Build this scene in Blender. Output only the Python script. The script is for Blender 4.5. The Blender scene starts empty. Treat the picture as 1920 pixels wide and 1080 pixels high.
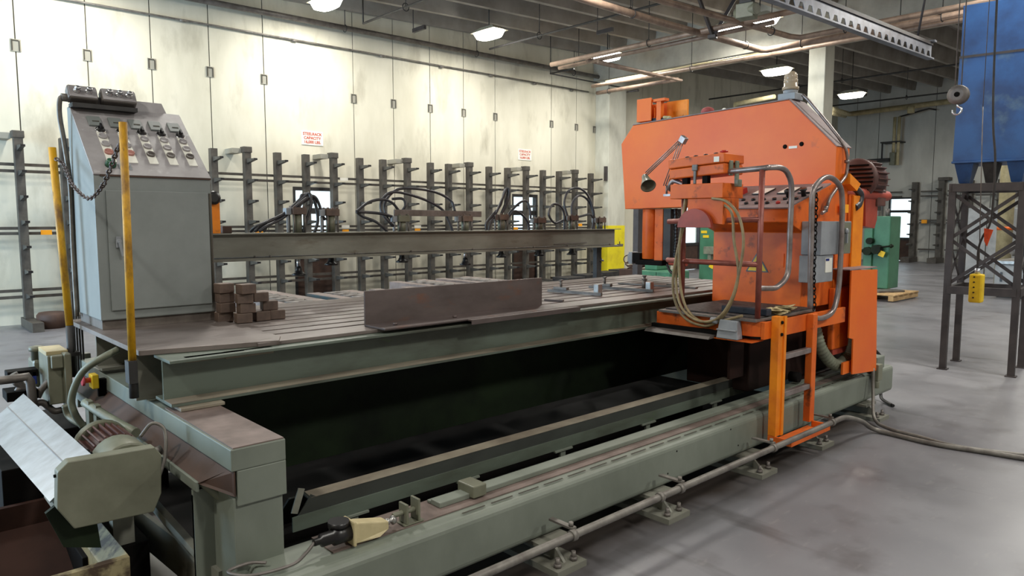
import bpy, bmesh, math, random
from mathutils import Vector, Matrix, Euler
random.seed(7)
S = bpy.context.scene
COL = S.collection

# ------------------------------------------------------------------ camera
FPX, HC = 1345.0, 1.65
PITCH = math.atan(127/FPX)
YAW = math.radians(47.416)
cd = bpy.data.cameras.new('camera'); cam = bpy.data.objects.new('camera', cd); COL.objects.link(cam)
cd.sensor_width = 36; cd.lens = FPX/1920*36; cd.clip_end = 200; cd.clip_start = .05
cam.location = (0, 0, HC); cam.rotation_euler = (math.pi/2-PITCH, 0, YAW-math.pi/2)
S.camera = cam
# ------------------------------------------------------------------ view, world
S.view_settings.view_transform = 'Standard'; S.view_settings.look = 'None'
S.view_settings.gamma = 1.0; S.view_settings.use_curve_mapping = False
S.view_settings.exposure = 0.0
S.cycles.use_denoising = True
S.cycles.max_bounces = 6; S.cycles.diffuse_bounces = 4; S.cycles.glossy_bounces = 3
S.cycles.caustics_reflective = False; S.cycles.caustics_refractive = False
S.cycles.sample_clamp_indirect = 6
w = bpy.data.worlds.new('daylight'); S.world = w; w.use_nodes = True
w.node_tree.nodes['Background'].inputs[0].default_value = (.80, .93, 1.0, 1)
w.node_tree.nodes['Background'].inputs[1].default_value = 2.2
# daylight that enters through the open dock door in the left wall
def area(name, loc, rot, sx, sy, power, color, parent=None):
    l = bpy.data.lights.new(name, 'AREA'); l.shape = 'RECTANGLE'; l.size = sx; l.size_y = sy
    l.energy = power; l.color = color
    o = bpy.data.objects.new(name, l); COL.objects.link(o); o.location = loc; o.rotation_euler = rot
    if parent: o.parent = parent
    return o
area('dock_daylight', (-5.4, 9.3, 2.1), (0, -math.pi/2, 0), 4.0, 4.6, 900, (.50, .76, 1.0))
LAMP_W = 150.0

# ------------------------------------------------------------------ placing helpers: a pixel seen on a real plane gives the point on it
_ch = Vector((math.cos(YAW), math.sin(YAW), 0)); _R = Vector((math.sin(YAW), -math.cos(YAW), 0))
_F = _ch*math.cos(PITCH)+Vector((0, 0, -math.sin(PITCH))); _U = _R.cross(_F)
def ray(px, py): return _R*((px-960)/FPX) - _U*((py-540)/FPX) + _F
def oz(px, py, z): d = ray(px, py); return Vector((0, 0, HC)) + d*((z-HC)/d.z)
def oy(px, py, y): d = ray(px, py); return Vector((0, 0, HC)) + d*(y/d.y)
def ox(px, py, x): d = ray(px, py); return Vector((0, 0, HC)) + d*(x/d.x)

# ------------------------------------------------------------------ materials
def lin(c): return tuple(((v/255)/12.92 if v/255 <= .04045 else ((v/255+.055)/1.055)**2.4) for v in c)+(1,)
def mat(name, c, c2=None, scale=3.0, lo=.35, hi=.65, rough=.6, metal=0.0, stretch=(1, 1, 1), bump=0.0,
        c3=None, scale3=20, lo3=.55, hi3=.7, emit=0.0, rough2=None):
    m = bpy.data.materials.new(name); m.use_nodes = True
    nt = m.node_tree; N = nt.nodes; L = nt.links; b = N['Principled BSDF']
    b.inputs['Base Color'].default_value = lin(c); b.inputs['Roughness'].default_value = rough
    b.inputs['Metallic'].default_value = metal
    tc = N.new('ShaderNodeTexCoord'); mp = N.new('ShaderNodeMapping'); mp.inputs['Scale'].default_value = stretch
    L.new(tc.outputs['Object'], mp.inputs[0])
    def layer(prev, col, sc, l, h):
        n = N.new('ShaderNodeTexNoise'); n.inputs['Scale'].default_value = sc; n.inputs['Detail'].default_value = 6
        n.inputs['Roughness'].default_value = .6
        L.new(mp.outputs[0], n.inputs['Vector'])
        r = N.new('ShaderNodeMapRange'); r.inputs[1].default_value = l; r.inputs[2].default_value = h
        L.new(n.outputs['Fac'], r.inputs[0])
        mx = N.new('ShaderNodeMix'); mx.data_type = 'RGBA'
        L.new(r.outputs[0], mx.inputs[0])
        if prev is None: mx.inputs[6].default_value = lin(c)
        else: L.new(prev, mx.inputs[6])
        mx.inputs[7].default_value = lin(col)
        return mx.outputs[2], r.outputs[0], n.outputs['Fac']
    if c2:
        out, f, nf = layer(None, c2, scale, lo, hi)
        if rough2 is not None:
            rr = N.new('ShaderNodeMapRange'); rr.inputs[3].default_value = rough; rr.inputs[4].default_value = rough2
            L.new(f, rr.inputs[0]); L.new(rr.outputs[0], b.inputs['Roughness'])
        if c3: out, _, nf = layer(out, c3, scale3, lo3, hi3)
        L.new(out, b.inputs['Base Color'])
        if bump:
            bp = N.new('ShaderNodeBump'); bp.inputs['Strength'].default_value = bump; bp.inputs['Distance'].default_value = .01
            L.new(nf, bp.inputs['Height']); L.new(bp.outputs[0], b.inputs['Normal'])
    if emit:
        b.inputs['Emission Color'].default_value = lin(c); b.inputs['Emission Strength'].default_value = emit
    return m
M = {}
M['wall'] = mat('wall_concrete', (216, 211, 194), (192, 187, 168), 1.1, .4, .75, .85, stretch=(1, 1, .35), c3=(150, 143, 124), scale3=1.9, lo3=.54, hi3=.85, bump=.15)
M['wallfar'] = mat('far_wall_concrete', (200, 198, 190), (172, 170, 163), 1.0, .4, .7, .85, stretch=(1, 1, .4))
M['seam'] = mat('dark_seam', (70, 66, 58), rough=.9)  # plain dark grey for joints, beads and narrow gaps
M['ceil'] = mat('ceiling_concrete', (158, 152, 144), (128, 122, 114), 1.5, .35, .7, .9)
M['girder'] = mat('girder_concrete', (178, 175, 165), (150, 146, 136), 2, .35, .7, .85)
M['column'] = mat('column_concrete', (205, 203, 190), (178, 175, 162), 3, .4, .75, .85, stretch=(1, 1, .4))
M['trimw'] = mat('grey_seal', (150, 147, 136), rough=.8)
M['yellow'] = mat('yellow_paint', (232, 214, 30), (205, 180, 40), 4, .5, .8, .6)
M['post'] = mat('worn_yellow_paint', (214, 160, 22), (120, 84, 32), 9, .45, .62, .55, stretch=(1, 1, .5), c3=(92, 68, 44), scale3=26, lo3=.62, hi3=.72)
M['dark'] = mat('dark_painted_steel', (52, 50, 50), (36, 34, 34), 8, .4, .6, .6)
M['black'] = mat('black_rubber', (24, 24, 26), (40, 38, 38), 12, .4, .7, .5)
M['hose'] = mat('hydraulic_hose', (42, 42, 48), (66, 62, 62), 10, .45, .7, .4)
M['rack'] = mat('rack_steel', (82, 77, 70), (62, 56, 51), 6, .4, .65, .55)
M['rackarm'] = mat('rack_arm_steel', (80, 78, 74), (56, 53, 49), 6, .4, .65, .5)
M['tag'] = mat('orange_tag', (255, 168, 20), rough=.6)
M['white'] = mat('white_board', (236, 234, 224), rough=.6)
M['red'] = mat('red_lettering', (190, 62, 40), rough=.6)
M['redbtn'] = mat('red_plastic', (170, 40, 34), rough=.4)
M['grey'] = mat('cabinet_grey_paint', (132, 137, 136), (116, 121, 120), 3, .35, .7, .5, c3=(92, 90, 86), scale3=8, lo3=.66, hi3=.8)
M['greydirt'] = mat('dirty_grey_paint', (112, 104, 98), (84, 74, 68), 6, .35, .65, .6)
M['panel'] = mat('scuffed_panel_metal', (172, 168, 170), (142, 136, 138), 5, .35, .7, .42, .05, c3=(190, 188, 190), scale3=16, lo3=.62, hi3=.75)
M['chrome'] = mat('chrome', (205, 205, 208), rough=.22, metal=.9)
M['steel'] = mat('bright_steel', (172, 170, 168), (128, 124, 120), 9, .4, .7, .35, .7)
M['dull'] = mat('dull_steel', (124, 118, 114), (92, 86, 82), 7, .35, .65, .5, .35)
M['table'] = mat('worn_table_steel', (130, 120, 116), (98, 88, 84), 4, .35, .68, .45, .25, stretch=(.6, 1, 1), c3=(78, 66, 60), scale3=14, lo3=.6, hi3=.75)
M['beam'] = mat('painted_beam', (134, 134, 124), (104, 102, 92), 3, .35, .7, .5, stretch=(.5, 1, 1.4), c3=(84, 70, 52), scale3=5, lo3=.6, hi3=.8)
M['bed'] = mat('oily_green_beam', (96, 106, 96), (62, 64, 54), 2.2, .38, .66, .45, stretch=(.6, 1, 2), c3=(76, 118, 44), scale3=4.5, lo3=.69, hi3=.78)
M['flange'] = mat('dusty_flange', (146, 138, 122), (106, 96, 84), 5, .35, .7, .65, stretch=(.6, 1, 1))
M['rust'] = mat('rusty_angle_steel', (104, 92, 90), (84, 74, 72), 4, .35, .65, .5, .3, stretch=(.7, 1, 1.6), c3=(124, 80, 60), scale3=6, lo3=.6, hi3=.8)
M['brown'] = mat('brown_grime', (78, 55, 44), (58, 42, 36), 5, .35, .7, .7)
M['base'] = mat('grey_green_base', (126, 132, 122), (106, 112, 102), 2.5, .35, .7, .5, stretch=(1, 1, .6), c3=(116, 98, 66), scale3=3.6, lo3=.66, hi3=.82)
M['grime'] = mat('grimy_top', (128, 112, 106), (92, 78, 72), 6, .35, .7, .65)
M['shadedgrey'] = mat('shaded_trough_steel', (58, 62, 58), (40, 42, 40), 4, .35, .7, .55, stretch=(.5, 1, 1))
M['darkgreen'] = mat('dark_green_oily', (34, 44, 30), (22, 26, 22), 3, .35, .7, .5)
M['oil'] = mat('oily_black_steel', (11, 10, 10), (20, 17, 16), 6, .4, .7, .75)  # near-black for oily steel, also darkens the floor and gap inside the base
M['orange'] = mat('orange_paint', (232, 114, 38), (222, 98, 40), 1.6, .35, .7, .42, c3=(150, 84, 60), scale3=5, lo3=.66, hi3=.85)
M['orange2'] = mat('orange_paint_dirty', (222, 106, 34), (190, 80, 34), 4, .4, .75, .45, c3=(92, 50, 30), scale3=9, lo3=.6, hi3=.75)
M['amber'] = mat('yellow_orange_paint', (240, 142, 30), (214, 112, 34), 4, .4, .7, .45, c3=(110, 62, 30), scale3=12, lo3=.66, hi3=.78)
M['redor'] = mat('red_oxide_paint', (168, 72, 56), (132, 60, 50), 5, .4, .7, .5)
M['rubred'] = mat('worn_red_rail', (150, 84, 74), (122, 60, 50), 7, .4, .7, .4, .2)
M['railst'] = mat('worn_bare_rail', (150, 140, 138), (112, 98, 94), 9, .4, .7, .35, .5)
M['edge'] = mat('dusty_edge', (142, 122, 122), (112, 98, 98), 8, .4, .7, .6)
M['cable'] = mat('tan_cable', (150, 132, 96), (112, 98, 74), 14, .4, .7, .5)
M['duct'] = mat('grey_green_duct', (124, 128, 110), (98, 100, 86), 8, .4, .7, .5)
M['duct_tube'] = mat('galvanised_conduit', (128, 124, 118), (92, 86, 82), 10, .4, .7, .5, .3)
M['boxgrey'] = mat('enclosure_grey', (148, 152, 158), (126, 130, 136), 5, .4, .7, .45)
M['motor'] = mat('maroon_motor', (96, 62, 56), (62, 44, 42), 7, .4, .7, .5)
M['green'] = mat('machine_green', (68, 122, 94), (52, 98, 74), 2, .4, .7, .45, c3=(48, 92, 66), scale3=6, lo3=.66, hi3=.8)
M['blue'] = mat('collector_blue', (48, 88, 142), (38, 64, 108), 2.2, .38, .62, .45, c3=(88, 112, 130), scale3=2.4, lo3=.58, hi3=.75)
M['tower'] = mat('tower_dark_steel', (66, 60, 60), (48, 43, 44), 6, .4, .7, .55)
M['pipe'] = mat('tan_pipe', (158, 134, 116), (120, 100, 88), 6, .4, .7, .45, .15)
M['pipey'] = mat('cream_pipe', (196, 182, 142), (160, 146, 110), 5, .4, .7, .5)
M['boom'] = mat('galvanised_boom', (116, 119, 130), (88, 88, 96), 5, .4, .7, .45, .35)
M['wood'] = mat('pallet_wood', (196, 164, 118), (160, 126, 84), 5, .4, .7, .8, stretch=(1, 4, 4))
M['block'] = mat('rusty_block', (112, 92, 80), (78, 64, 58), 9, .35, .7, .6)
M['olive'] = mat('olive_drab_metal', (120, 121, 104), (96, 96, 80), 5, .35, .7, .45, c3=(92, 90, 70), scale3=12, lo3=.64, hi3=.8)
M['sheet'] = mat('scuffed_galvanised_sheet', (196, 202, 210), (168, 172, 178), 4, .4, .7, .32, .7, stretch=(1, 3, 3))
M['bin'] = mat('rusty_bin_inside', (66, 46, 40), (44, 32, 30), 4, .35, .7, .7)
M['binrim'] = mat('flaking_cream_paint', (150, 138, 104), (70, 54, 40), 9, .45, .58, .6)
M['paper'] = mat('crumpled_paper', (206, 192, 150), (150, 132, 90), 20, .4, .6, .8)
M['binder'] = mat('dark_blue_binder', (30, 38, 52), (42, 48, 60), 8, .4, .7, .6)
M['mat'] = mat('ribbed_black_mat', (50, 46, 46), (78, 70, 68), 40, .45, .6, .7, bump=.6)
M['yplas'] = mat('yellow_plastic', (226, 190, 30), (190, 150, 30), 8, .5, .8, .5)
M['ylabel'] = mat('yellow_label', (226, 224, 40), rough=.5)
M['pink'] = mat('faded_red_plastic', (208, 84, 100), rough=.4)
M['palered'] = mat('faded_salmon_plastic', (176, 122, 112), rough=.4)
M['bluep'] = mat('blue_valve', (28, 44, 120), rough=.4)
M['pale'] = mat('pale_grey_machine', (168, 172, 176), (140, 144, 148), 4, .4, .7, .5)
M['teal'] = mat('teal_grey_paint', (58, 78, 84), (74, 70, 64), 7, .4, .65, .55)
M['carr'] = mat('oily_carriage', (40, 24, 20), (26, 18, 16), 4, .4, .7, .6)
M['meter'] = mat('ivory_meter_face', (250, 244, 232), rough=.35)
M['blackp'] = mat('black_plastic', (26, 24, 26), rough=.35)
M['greenp'] = mat('green_plastic', (24, 78, 52), rough=.35)
M['orcloth'] = mat('orange_webbing', (214, 82, 36), (180, 60, 30), 20, .4, .7, .8)
M['rag'] = mat('red_rag', (170, 88, 84), (140, 60, 60), 16, .4, .7, .9)
M['lampglow'] = mat('lamp_diffuser', (255, 252, 240), emit=14.0)
M['lamphouse'] = mat('lamp_housing', (196, 190, 170), rough=.5)
def glassy(name, tint, mixv, rough):
    m = bpy.data.materials.new(name); m.use_nodes = True; nt = m.node_tree; N = nt.nodes; L = nt.links
    for n in list(N):
        if n.type != 'OUTPUT_MATERIAL': N.remove(n)
    out = N['Material Output']; t = N.new('ShaderNodeBsdfTransparent'); g = N.new('ShaderNodeBsdfGlossy'); mx = N.new('ShaderNodeMixShader')
    t.inputs[0].default_value = tint; g.inputs['Roughness'].default_value = rough; mx.inputs[0].default_value = mixv
    L.new(t.outputs[0], mx.inputs[1]); L.new(g.outputs[0], mx.inputs[2]); L.new(mx.outputs[0], out.inputs[0]); return m
M['glass'] = glassy('window_glass', (.93, .96, .97, 1), .08, .05)
M['beaconglass'] = mat('smoked_ribbed_glass', (190, 170, 145), rough=.2); M['beaconglass'].node_tree.nodes['Principled BSDF'].inputs['Alpha'].default_value = .72
def floor_mat():
    m = bpy.data.materials.new('polished_concrete_floor'); m.use_nodes = True; nt = m.node_tree; N = nt.nodes; L = nt.links; b = N['Principled BSDF']
    tc = N.new('ShaderNodeTexCoord')
    def noise(sc, lo, hi, det=6, st=(1, 1, 1)):
        mp = N.new('ShaderNodeMapping'); mp.inputs['Scale'].default_value = st; L.new(tc.outputs['Object'], mp.inputs[0])
        n = N.new('ShaderNodeTexNoise'); n.inputs['Scale'].default_value = sc; n.inputs['Detail'].default_value = det; L.new(mp.outputs[0], n.inputs['Vector'])
        r = N.new('ShaderNodeMapRange'); r.inputs[1].default_value = lo; r.inputs[2].default_value = hi; L.new(n.outputs['Fac'], r.inputs[0]); return r.outputs[0]
    def mix(f, a, c, k=1.0):
        if k != 1.0:
            mm = N.new('ShaderNodeMath'); mm.operation = 'MULTIPLY'; mm.inputs[1].default_value = k; L.new(f, mm.inputs[0]); f = mm.outputs[0]
        x = N.new('ShaderNodeMix'); x.data_type = 'RGBA'; L.new(f, x.inputs[0])
        if isinstance(a, tuple): x.inputs[6].default_value = lin(a)
        else: L.new(a, x.inputs[6])
        x.inputs[7].default_value = lin(c); return x.outputs[2]
    c = mix(noise(.55, .35, .65), (130, 129, 134), (106, 105, 110))
    c = mix(noise(2.4, .55, .75), c, (82, 78, 80), .7)
    c = mix(noise(7, .6, .75, st=(1, 3, 1)), c, (140, 137, 139), .5)
    c = mix(noise(1.2, .62, .74, st=(3, .6, 1)), c, (66, 62, 62), .6)
    # oil-stained strip along the base, spread on to darken the floor under the machine
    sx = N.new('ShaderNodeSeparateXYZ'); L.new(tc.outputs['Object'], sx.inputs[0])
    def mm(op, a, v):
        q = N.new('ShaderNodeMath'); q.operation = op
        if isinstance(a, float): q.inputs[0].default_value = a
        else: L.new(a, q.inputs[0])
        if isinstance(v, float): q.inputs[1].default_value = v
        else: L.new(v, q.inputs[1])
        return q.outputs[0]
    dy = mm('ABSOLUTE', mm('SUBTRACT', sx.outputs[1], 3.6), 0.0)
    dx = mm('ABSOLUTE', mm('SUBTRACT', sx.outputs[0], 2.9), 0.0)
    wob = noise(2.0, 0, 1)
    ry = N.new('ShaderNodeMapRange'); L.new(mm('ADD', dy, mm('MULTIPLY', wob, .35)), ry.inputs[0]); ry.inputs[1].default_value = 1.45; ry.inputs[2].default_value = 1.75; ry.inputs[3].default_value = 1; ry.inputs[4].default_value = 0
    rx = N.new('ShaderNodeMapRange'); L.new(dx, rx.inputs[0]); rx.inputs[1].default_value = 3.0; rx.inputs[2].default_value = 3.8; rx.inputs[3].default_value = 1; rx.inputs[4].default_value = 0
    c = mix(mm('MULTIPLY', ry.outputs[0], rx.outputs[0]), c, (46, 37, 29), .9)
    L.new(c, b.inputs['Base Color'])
    rr = N.new('ShaderNodeMapRange'); rr.inputs[3].default_value = .28; rr.inputs[4].default_value = .5; L.new(noise(1.6, .3, .7), rr.inputs[0]); L.new(rr.outputs[0], b.inputs['Roughness'])
    b.inputs['Specular IOR Level'].default_value = .5
    return m
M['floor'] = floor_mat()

for k_ in ('orange', 'orange2', 'amber'): M[k_].node_tree.nodes['Principled BSDF'].inputs['Specular IOR Level'].default_value = .3
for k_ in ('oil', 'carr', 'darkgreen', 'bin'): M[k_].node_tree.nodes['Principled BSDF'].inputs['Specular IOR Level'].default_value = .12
# ------------------------------------------------------------------ mesh builder
class MB:
    def __init__(s): s.bm = bmesh.new()
    def poly(s, pts): 
        vs = [s.bm.verts.new(p) for p in pts]; s.bm.faces.new(vs); return s
    def box(s, x0, x1, y0, y1, z0, z1):
        return s.hexa([(x0, y0, z0), (x1, y0, z0), (x1, y1, z0), (x0, y1, z0)], [(x0, y0, z1), (x1, y0, z1), (x1, y1, z1), (x0, y1, z1)])
    def hexa(s, lo, hi):
        n = len(lo); a = [s.bm.verts.new(p) for p in lo]; b = [s.bm.verts.new(p) for p in hi]
        s.bm.faces.new(a[::-1]); s.bm.faces.new(b)
        for i in range(n): s.bm.faces.new((a[i], a[(i+1) % n], b[(i+1) % n], b[i]))
        return s
    def prism(s, pts, d): 
        d = Vector(d); return s.hexa([Vector(p) for p in pts], [Vector(p)+d for p in pts])
    def obox(s, c, sz, rot):
        R = rot if isinstance(rot, Matrix) else Euler(rot).to_matrix(); c = Vector(c); h = [v/2 for v in sz]
        P = lambda a, b, e: c+R@Vector((a*h[0], b*h[1], e*h[2]))
        return s.hexa([P(-1, -1, -1), P(1, -1, -1), P(1, 1, -1), P(-1, 1, -1)], [P(-1, -1, 1), P(1, -1, 1), P(1, 1, 1), P(-1, 1, 1)])
    def bar(s, a, b, wd, th, up=(0, 0, 1)):
        a = Vector(a); b = Vector(b); d = (b-a); L_ = d.length; d.normalize(); u = Vector(up)
        if abs(d.dot(u)) > .98: u = Vector((1, 0, 0))
        x = d.cross(u).normalized(); y = x.cross(d)
        R = Matrix((x, y, d)).transposed()
        return s.obox((a+b)/2, (wd, th, L_), R)
    def cyl(s, a, b, r, n=16, r2=None):
        a = Vector(a); b = Vector(b); d = (b-a).normalized(); r2 = r if r2 is None else r2
        u = Vector((0, 0, 1)) if abs(d.z) < .95 else Vector((1, 0, 0)); x = d.cross(u).normalized(); y = d.cross(x)
        A = [s.bm.verts.new(a+(x*math.cos(t)+y*math.sin(t))*r) for t in [2*math.pi*i/n for i in range(n)]]
        B = [s.bm.verts.new(b+(x*math.cos(t)+y*math.sin(t))*r2) for t in [2*math.pi*i/n for i in range(n)]]
        s.bm.faces.new(A); s.bm.faces.new(B[::-1])
        for i in range(n):
            f = s.bm.faces.new((A[i], B[i], B[(i+1) % n], A[(i+1) % n])); f.smooth = True
        return s
    def lathe(s, c, prof, n=20, axis=(0, 0, 1)):
        c = Vector(c); d = Vector(axis).normalized(); u = Vector((0, 0, 1)) if abs(d.z) < .95 else Vector((1, 0, 0)); x = d.cross(u).normalized(); y = d.cross(x)
        rings = []
        for r, h in prof: rings.append([s.bm.verts.new(c+d*h+(x*math.cos(t)+y*math.sin(t))*max(r, 1e-4)) for t in [2*math.pi*i/n for i in range(n)]])
        for A, B in zip(rings, rings[1:]):
            for i in range(n):
                f = s.bm.faces.new((A[i], B[i], B[(i+1) % n], A[(i+1) % n])); f.smooth = True
        s.bm.faces.new(rings[0]); s.bm.faces.new(rings[-1][::-1]); return s
    def tube(s, pts, r, n=10, smooth=True, sub=8):
        P = [Vector(p) for p in pts]
        if smooth and len(P) > 2:
            Q = []; E_ = [P[0]*2-P[1]]+P+[P[-1]*2-P[-2]]
            for i in range(1, len(E_)-2):
                p0, p1, p2, p3 = E_[i-1:i+3]
                for k in range(sub):
                    t = k/sub; Q.append(.5*((2*p1)+(p2-p0)*t+(2*p0-5*p1+4*p2-p3)*t*t+(3*p1-p0-3*p2+p3)*t**3))
            Q.append(P[-1]); P = Q
        prev = None; rings = []; x = None
        for i, p in enumerate(P):
            d = (P[min(i+1, len(P)-1)]-P[max(i-1, 0)]).normalized()
            if x is None:
                u = Vector((0, 0, 1)) if abs(d.z) < .9 else Vector((1, 0, 0)); x = d.cross(u).normalized()
            else: x = (x-d*x.dot(d)).normalized()
            y = d.cross(x); rr = r(i/(len(P)-1)) if callable(r) else r
            rings.append([s.bm.verts.new(p+(x*math.cos(t)+y*math.sin(t))*rr) for t in [2*math.pi*k/n for k in range(n)]])
        for A, B in zip(rings, rings[1:]):
            for i in range(n):
                f = s.bm.faces.new((A[i], B[i], B[(i+1) % n], A[(i+1) % n])); f.smooth = True
        s.bm.faces.new(rings[0]); s.bm.faces.new(rings[-1][::-1]); return s
    def torus(s, c, R_, r, ax, n=14, m=6, sx=1.0, dirv=None):
        c = Vector(c); d = Vector(ax).normalized(); u = Vector(dirv) if dirv else (Vector((0, 0, 1)) if abs(d.z) < .95 else Vector((1, 0, 0)))
        y = (u-d*u.dot(d)).normalized(); x = y.cross(d)
        rings = []
        for i in range(n):
            t = 2*math.pi*i/n; e = x*math.cos(t)+y*math.sin(t); cc = c+x*math.cos(t)*R_+y*math.sin(t)*R_*sx
            rings.append([s.bm.verts.new(cc+(e*math.cos(q)+d*math.sin(q))*r) for q in [2*math.pi*k/m for k in range(m)]])
        for i in range(n):
            A = rings[i]; B = rings[(i+1) % n]
            for k in range(m): s.bm.faces.new((A[k], B[k], B[(k+1) % m], A[(k+1) % m])).smooth = True
        return s
    def text(s, body, o, right, up, size, thick=.002):
        cu = bpy.data.curves.new('t', 'FONT'); cu.body = body; cu.size = size; cu.align_x = 'CENTER'; cu.align_y = 'CENTER'; cu.extrude = thick; cu.offset = size*.018
        ob = bpy.data.objects.new('t', cu); COL.objects.link(ob); bpy.context.view_layer.update()
        me = bpy.data.meshes.new_from_object(ob.evaluated_get(bpy.context.evaluated_depsgraph_get()))
        r = Vector(right).normalized(); u = Vector(up).normalized(); nrm = r.cross(u)
        me.transform(Matrix.Translation(Vector(o)) @ Matrix((r, u, nrm)).transposed().to_4x4()); s.bm.from_mesh(me)
        bpy.data.objects.remove(ob); bpy.data.curves.remove(cu); bpy.data.meshes.remove(me); return s
    def build(s, name, m, parent=None, bev=0.0, seg=2, label=None):
        bmesh.ops.recalc_face_normals(s.bm, faces=s.bm.faces)
        me = bpy.data.meshes.new(name)
        if parent:
            off = Vector((0, 0, 0)); p = parent
            while p: off += p.location; p = p.parent
            bmesh.ops.translate(s.bm, verts=s.bm.verts, vec=-off)
        s.bm.to_mesh(me); s.bm.free()
        me.materials.append(M[m] if isinstance(m, str) else m)
        o = bpy.data.objects.new(name, me); COL.objects.link(o)
        if parent: o.parent = parent
        if bev:
            b = o.modifiers.new('bevel', 'BEVEL'); b.width = bev; b.segments = seg; b.limit_method = 'ANGLE'; b.angle_limit = math.radians(40)
        if label: o['label'] = label
        return o
def tag(o, label, cat, group=None, kind=None):
    o['label'] = label; o['category'] = cat
    if group: o['group'] = group
    if kind: o['kind'] = kind
    return o
def thing(name, loc, label, cat, group=None):
    o = bpy.data.objects.new(name, None); COL.objects.link(o); o.location = loc; o.empty_display_size = .1
    return tag(o, label, cat, group)
def struct(name, mb, m, bev=0.0, parent=None, label=None, cat=None):
    o = mb.build(name, m, parent, bev)
    if not parent:
        o['kind'] = 'structure'
        if label: o['label'] = label
    return o
def copy_tree(o, parent=None):
    c = o.copy(); COL.objects.link(c)
    if parent: c.parent = parent
    for ch in list(o.children): copy_tree(ch, c)
    return c
ORD = ['first', 'second', 'third', 'fourth', 'fifth', 'sixth', 'seventh', 'eighth', 'ninth', 'tenth', 'eleventh', 'twelfth', 'thirteenth', 'fourteenth', 'fifteenth', 'sixteenth', 'seventeenth', 'eighteenth', 'nineteenth', 'twentieth', 'twenty-first', 'twenty-second', 'twenty-third']
def ibeam(mb, x0, x1, y0, y1, z0, z1, tw=.012, tf=.02):
    ym = (y0+y1)/2; mb.box(x0, x1, y0, y1, z0, z0+tf); mb.box(x0, x1, y0, y1, z1-tf, z1); mb.box(x0, x1, ym-tw/2, ym+tw/2, z0+tf, z1-tf); return mb
def sub(parent, name, mb, m, bev=0.0, label=None): return mb.build(name, m, parent, bev, label=label)

# ================================================================== BUILDING
WY, FX, LX, NY, TOPZ = 13.6, 31.5, -5.6, -7.0, 7.4
def rz(x): return 6.0+.037*(x-10)                      # underside of the roof ribs, rising gently away
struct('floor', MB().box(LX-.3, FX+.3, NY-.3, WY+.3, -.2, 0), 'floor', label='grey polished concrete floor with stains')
# rear wall of one metre panels with doors in the double ones
mb = MB()
doors = [(6.55, 7.5), (12.5, 13.42), (20.15, 21.15)]
edges = [-5.6, -4.83, -3.85, -2.87, -1.88, -.9, .08, 1.07, 2.06, 3.04, 4.02, 5.01, 6.03, 7.97, 8.96, 9.95, 10.93, 11.93, 13.92, 14.9, 15.88, 16.86, 17.85, 18.83, 19.82, 21.8, 22.8, 23.8, 24.8, 25.8, 27.8, 28.8, 29.8, 30.8, 31.72]
for a, b in zip(edges, edges[1:]):
    a += .009; b -= .009
    d = [q for q in doors if q[0] > a and q[1] < b]
    if d:
        q = d[0]; mb.box(a, q[0], WY, WY+.2, 0, TOPZ); mb.box(q[1], b, WY, WY+.2, 0, TOPZ); mb.box(q[0], q[1], WY, WY+.2, 2.32, TOPZ)
    else: mb.box(a, b, WY, WY+.2, 0, TOPZ)
wb = struct('wall_rear', mb, 'wall', label='tall cream concrete panel wall behind the racks')
mb = MB()
for x in edges[1:-1]: mb.box(x-.012, x+.012, WY+.012, WY+.2, 0, TOPZ)
struct('joint_sealant', mb, 'seam', parent=wb)
# far wall
fd = (10.42, 11.38)
fe = [-7, -6, -5, -4, -3, -2, -1, 0, 1, 2, 3, 4, 5.0, 6.0, 7.8, 8.8, 9.8, 11.9, 12.8, 13.62]
mb = MB()
for a, b in zip(fe, fe[1:]):
    a += .01; b -= .01
    if a < fd[0] < b:
        mb.box(FX, FX+.2, a, fd[0], 0, TOPZ); mb.box(FX, FX+.2, fd[1], b, 0, TOPZ); mb.box(FX, FX+.2, fd[0], fd[1], 2.58, TOPZ)
    else: mb.box(FX, FX+.2, a, b, 0, TOPZ)
wf = struct('wall_far', mb, 'wallfar', label='far grey concrete panel wall')
mb = MB()
for y in fe[1:-1]: mb.box(FX+.015, FX+.2, y-.012, y+.012, 0, TOPZ)
struct('joint_sealant', mb, 'seam', parent=wf)
struct('wall_near', MB().box(LX, FX, NY-.2, NY, 0, TOPZ), 'wallfar', label='concrete wall behind the viewer')
mb = MB(); mb.box(LX-.2, LX, NY, 7.0, 0, TOPZ); mb.box(LX-.2, LX, 11.6, WY+.2, 0, TOPZ); mb.box(LX-.2, LX, 7.0, 11.6, 4.2, TOPZ)
struct('wall_left', mb, 'wall', label='left concrete wall with an open dock door')
# ceiling deck and double-tee ribs
mb = MB()
def slab(y0, y1, dz0, dz1, x0=LX-.2, x1=FX+.2, y0b=None, y1b=None):
    y0b = y0 if y0b is None else y0b; y1b = y1 if y1b is None else y1b
    mb.hexa([(x0, y0, rz(x0)+dz0), (x0, y1, rz(x0)+dz0), (x0, y1b, rz(x0)+dz1), (x0, y0b, rz(x0)+dz1)],
            [(x1, y0, rz(x1)+dz0), (x1, y1, rz(x1)+dz0), (x1, y1b, rz(x1)+dz1), (x1, y0b, rz(x1)+dz1)])
slab(NY-.2, WY+.2, .45, .65)
y = 13.44
while y > NY:
    slab(y-.055, y+.055, 0, .46, y0b=y-.11, y1b=y+.11); y -= .935
struct('ceiling', mb, 'ceil', label='grey ribbed concrete double tee roof')
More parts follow.
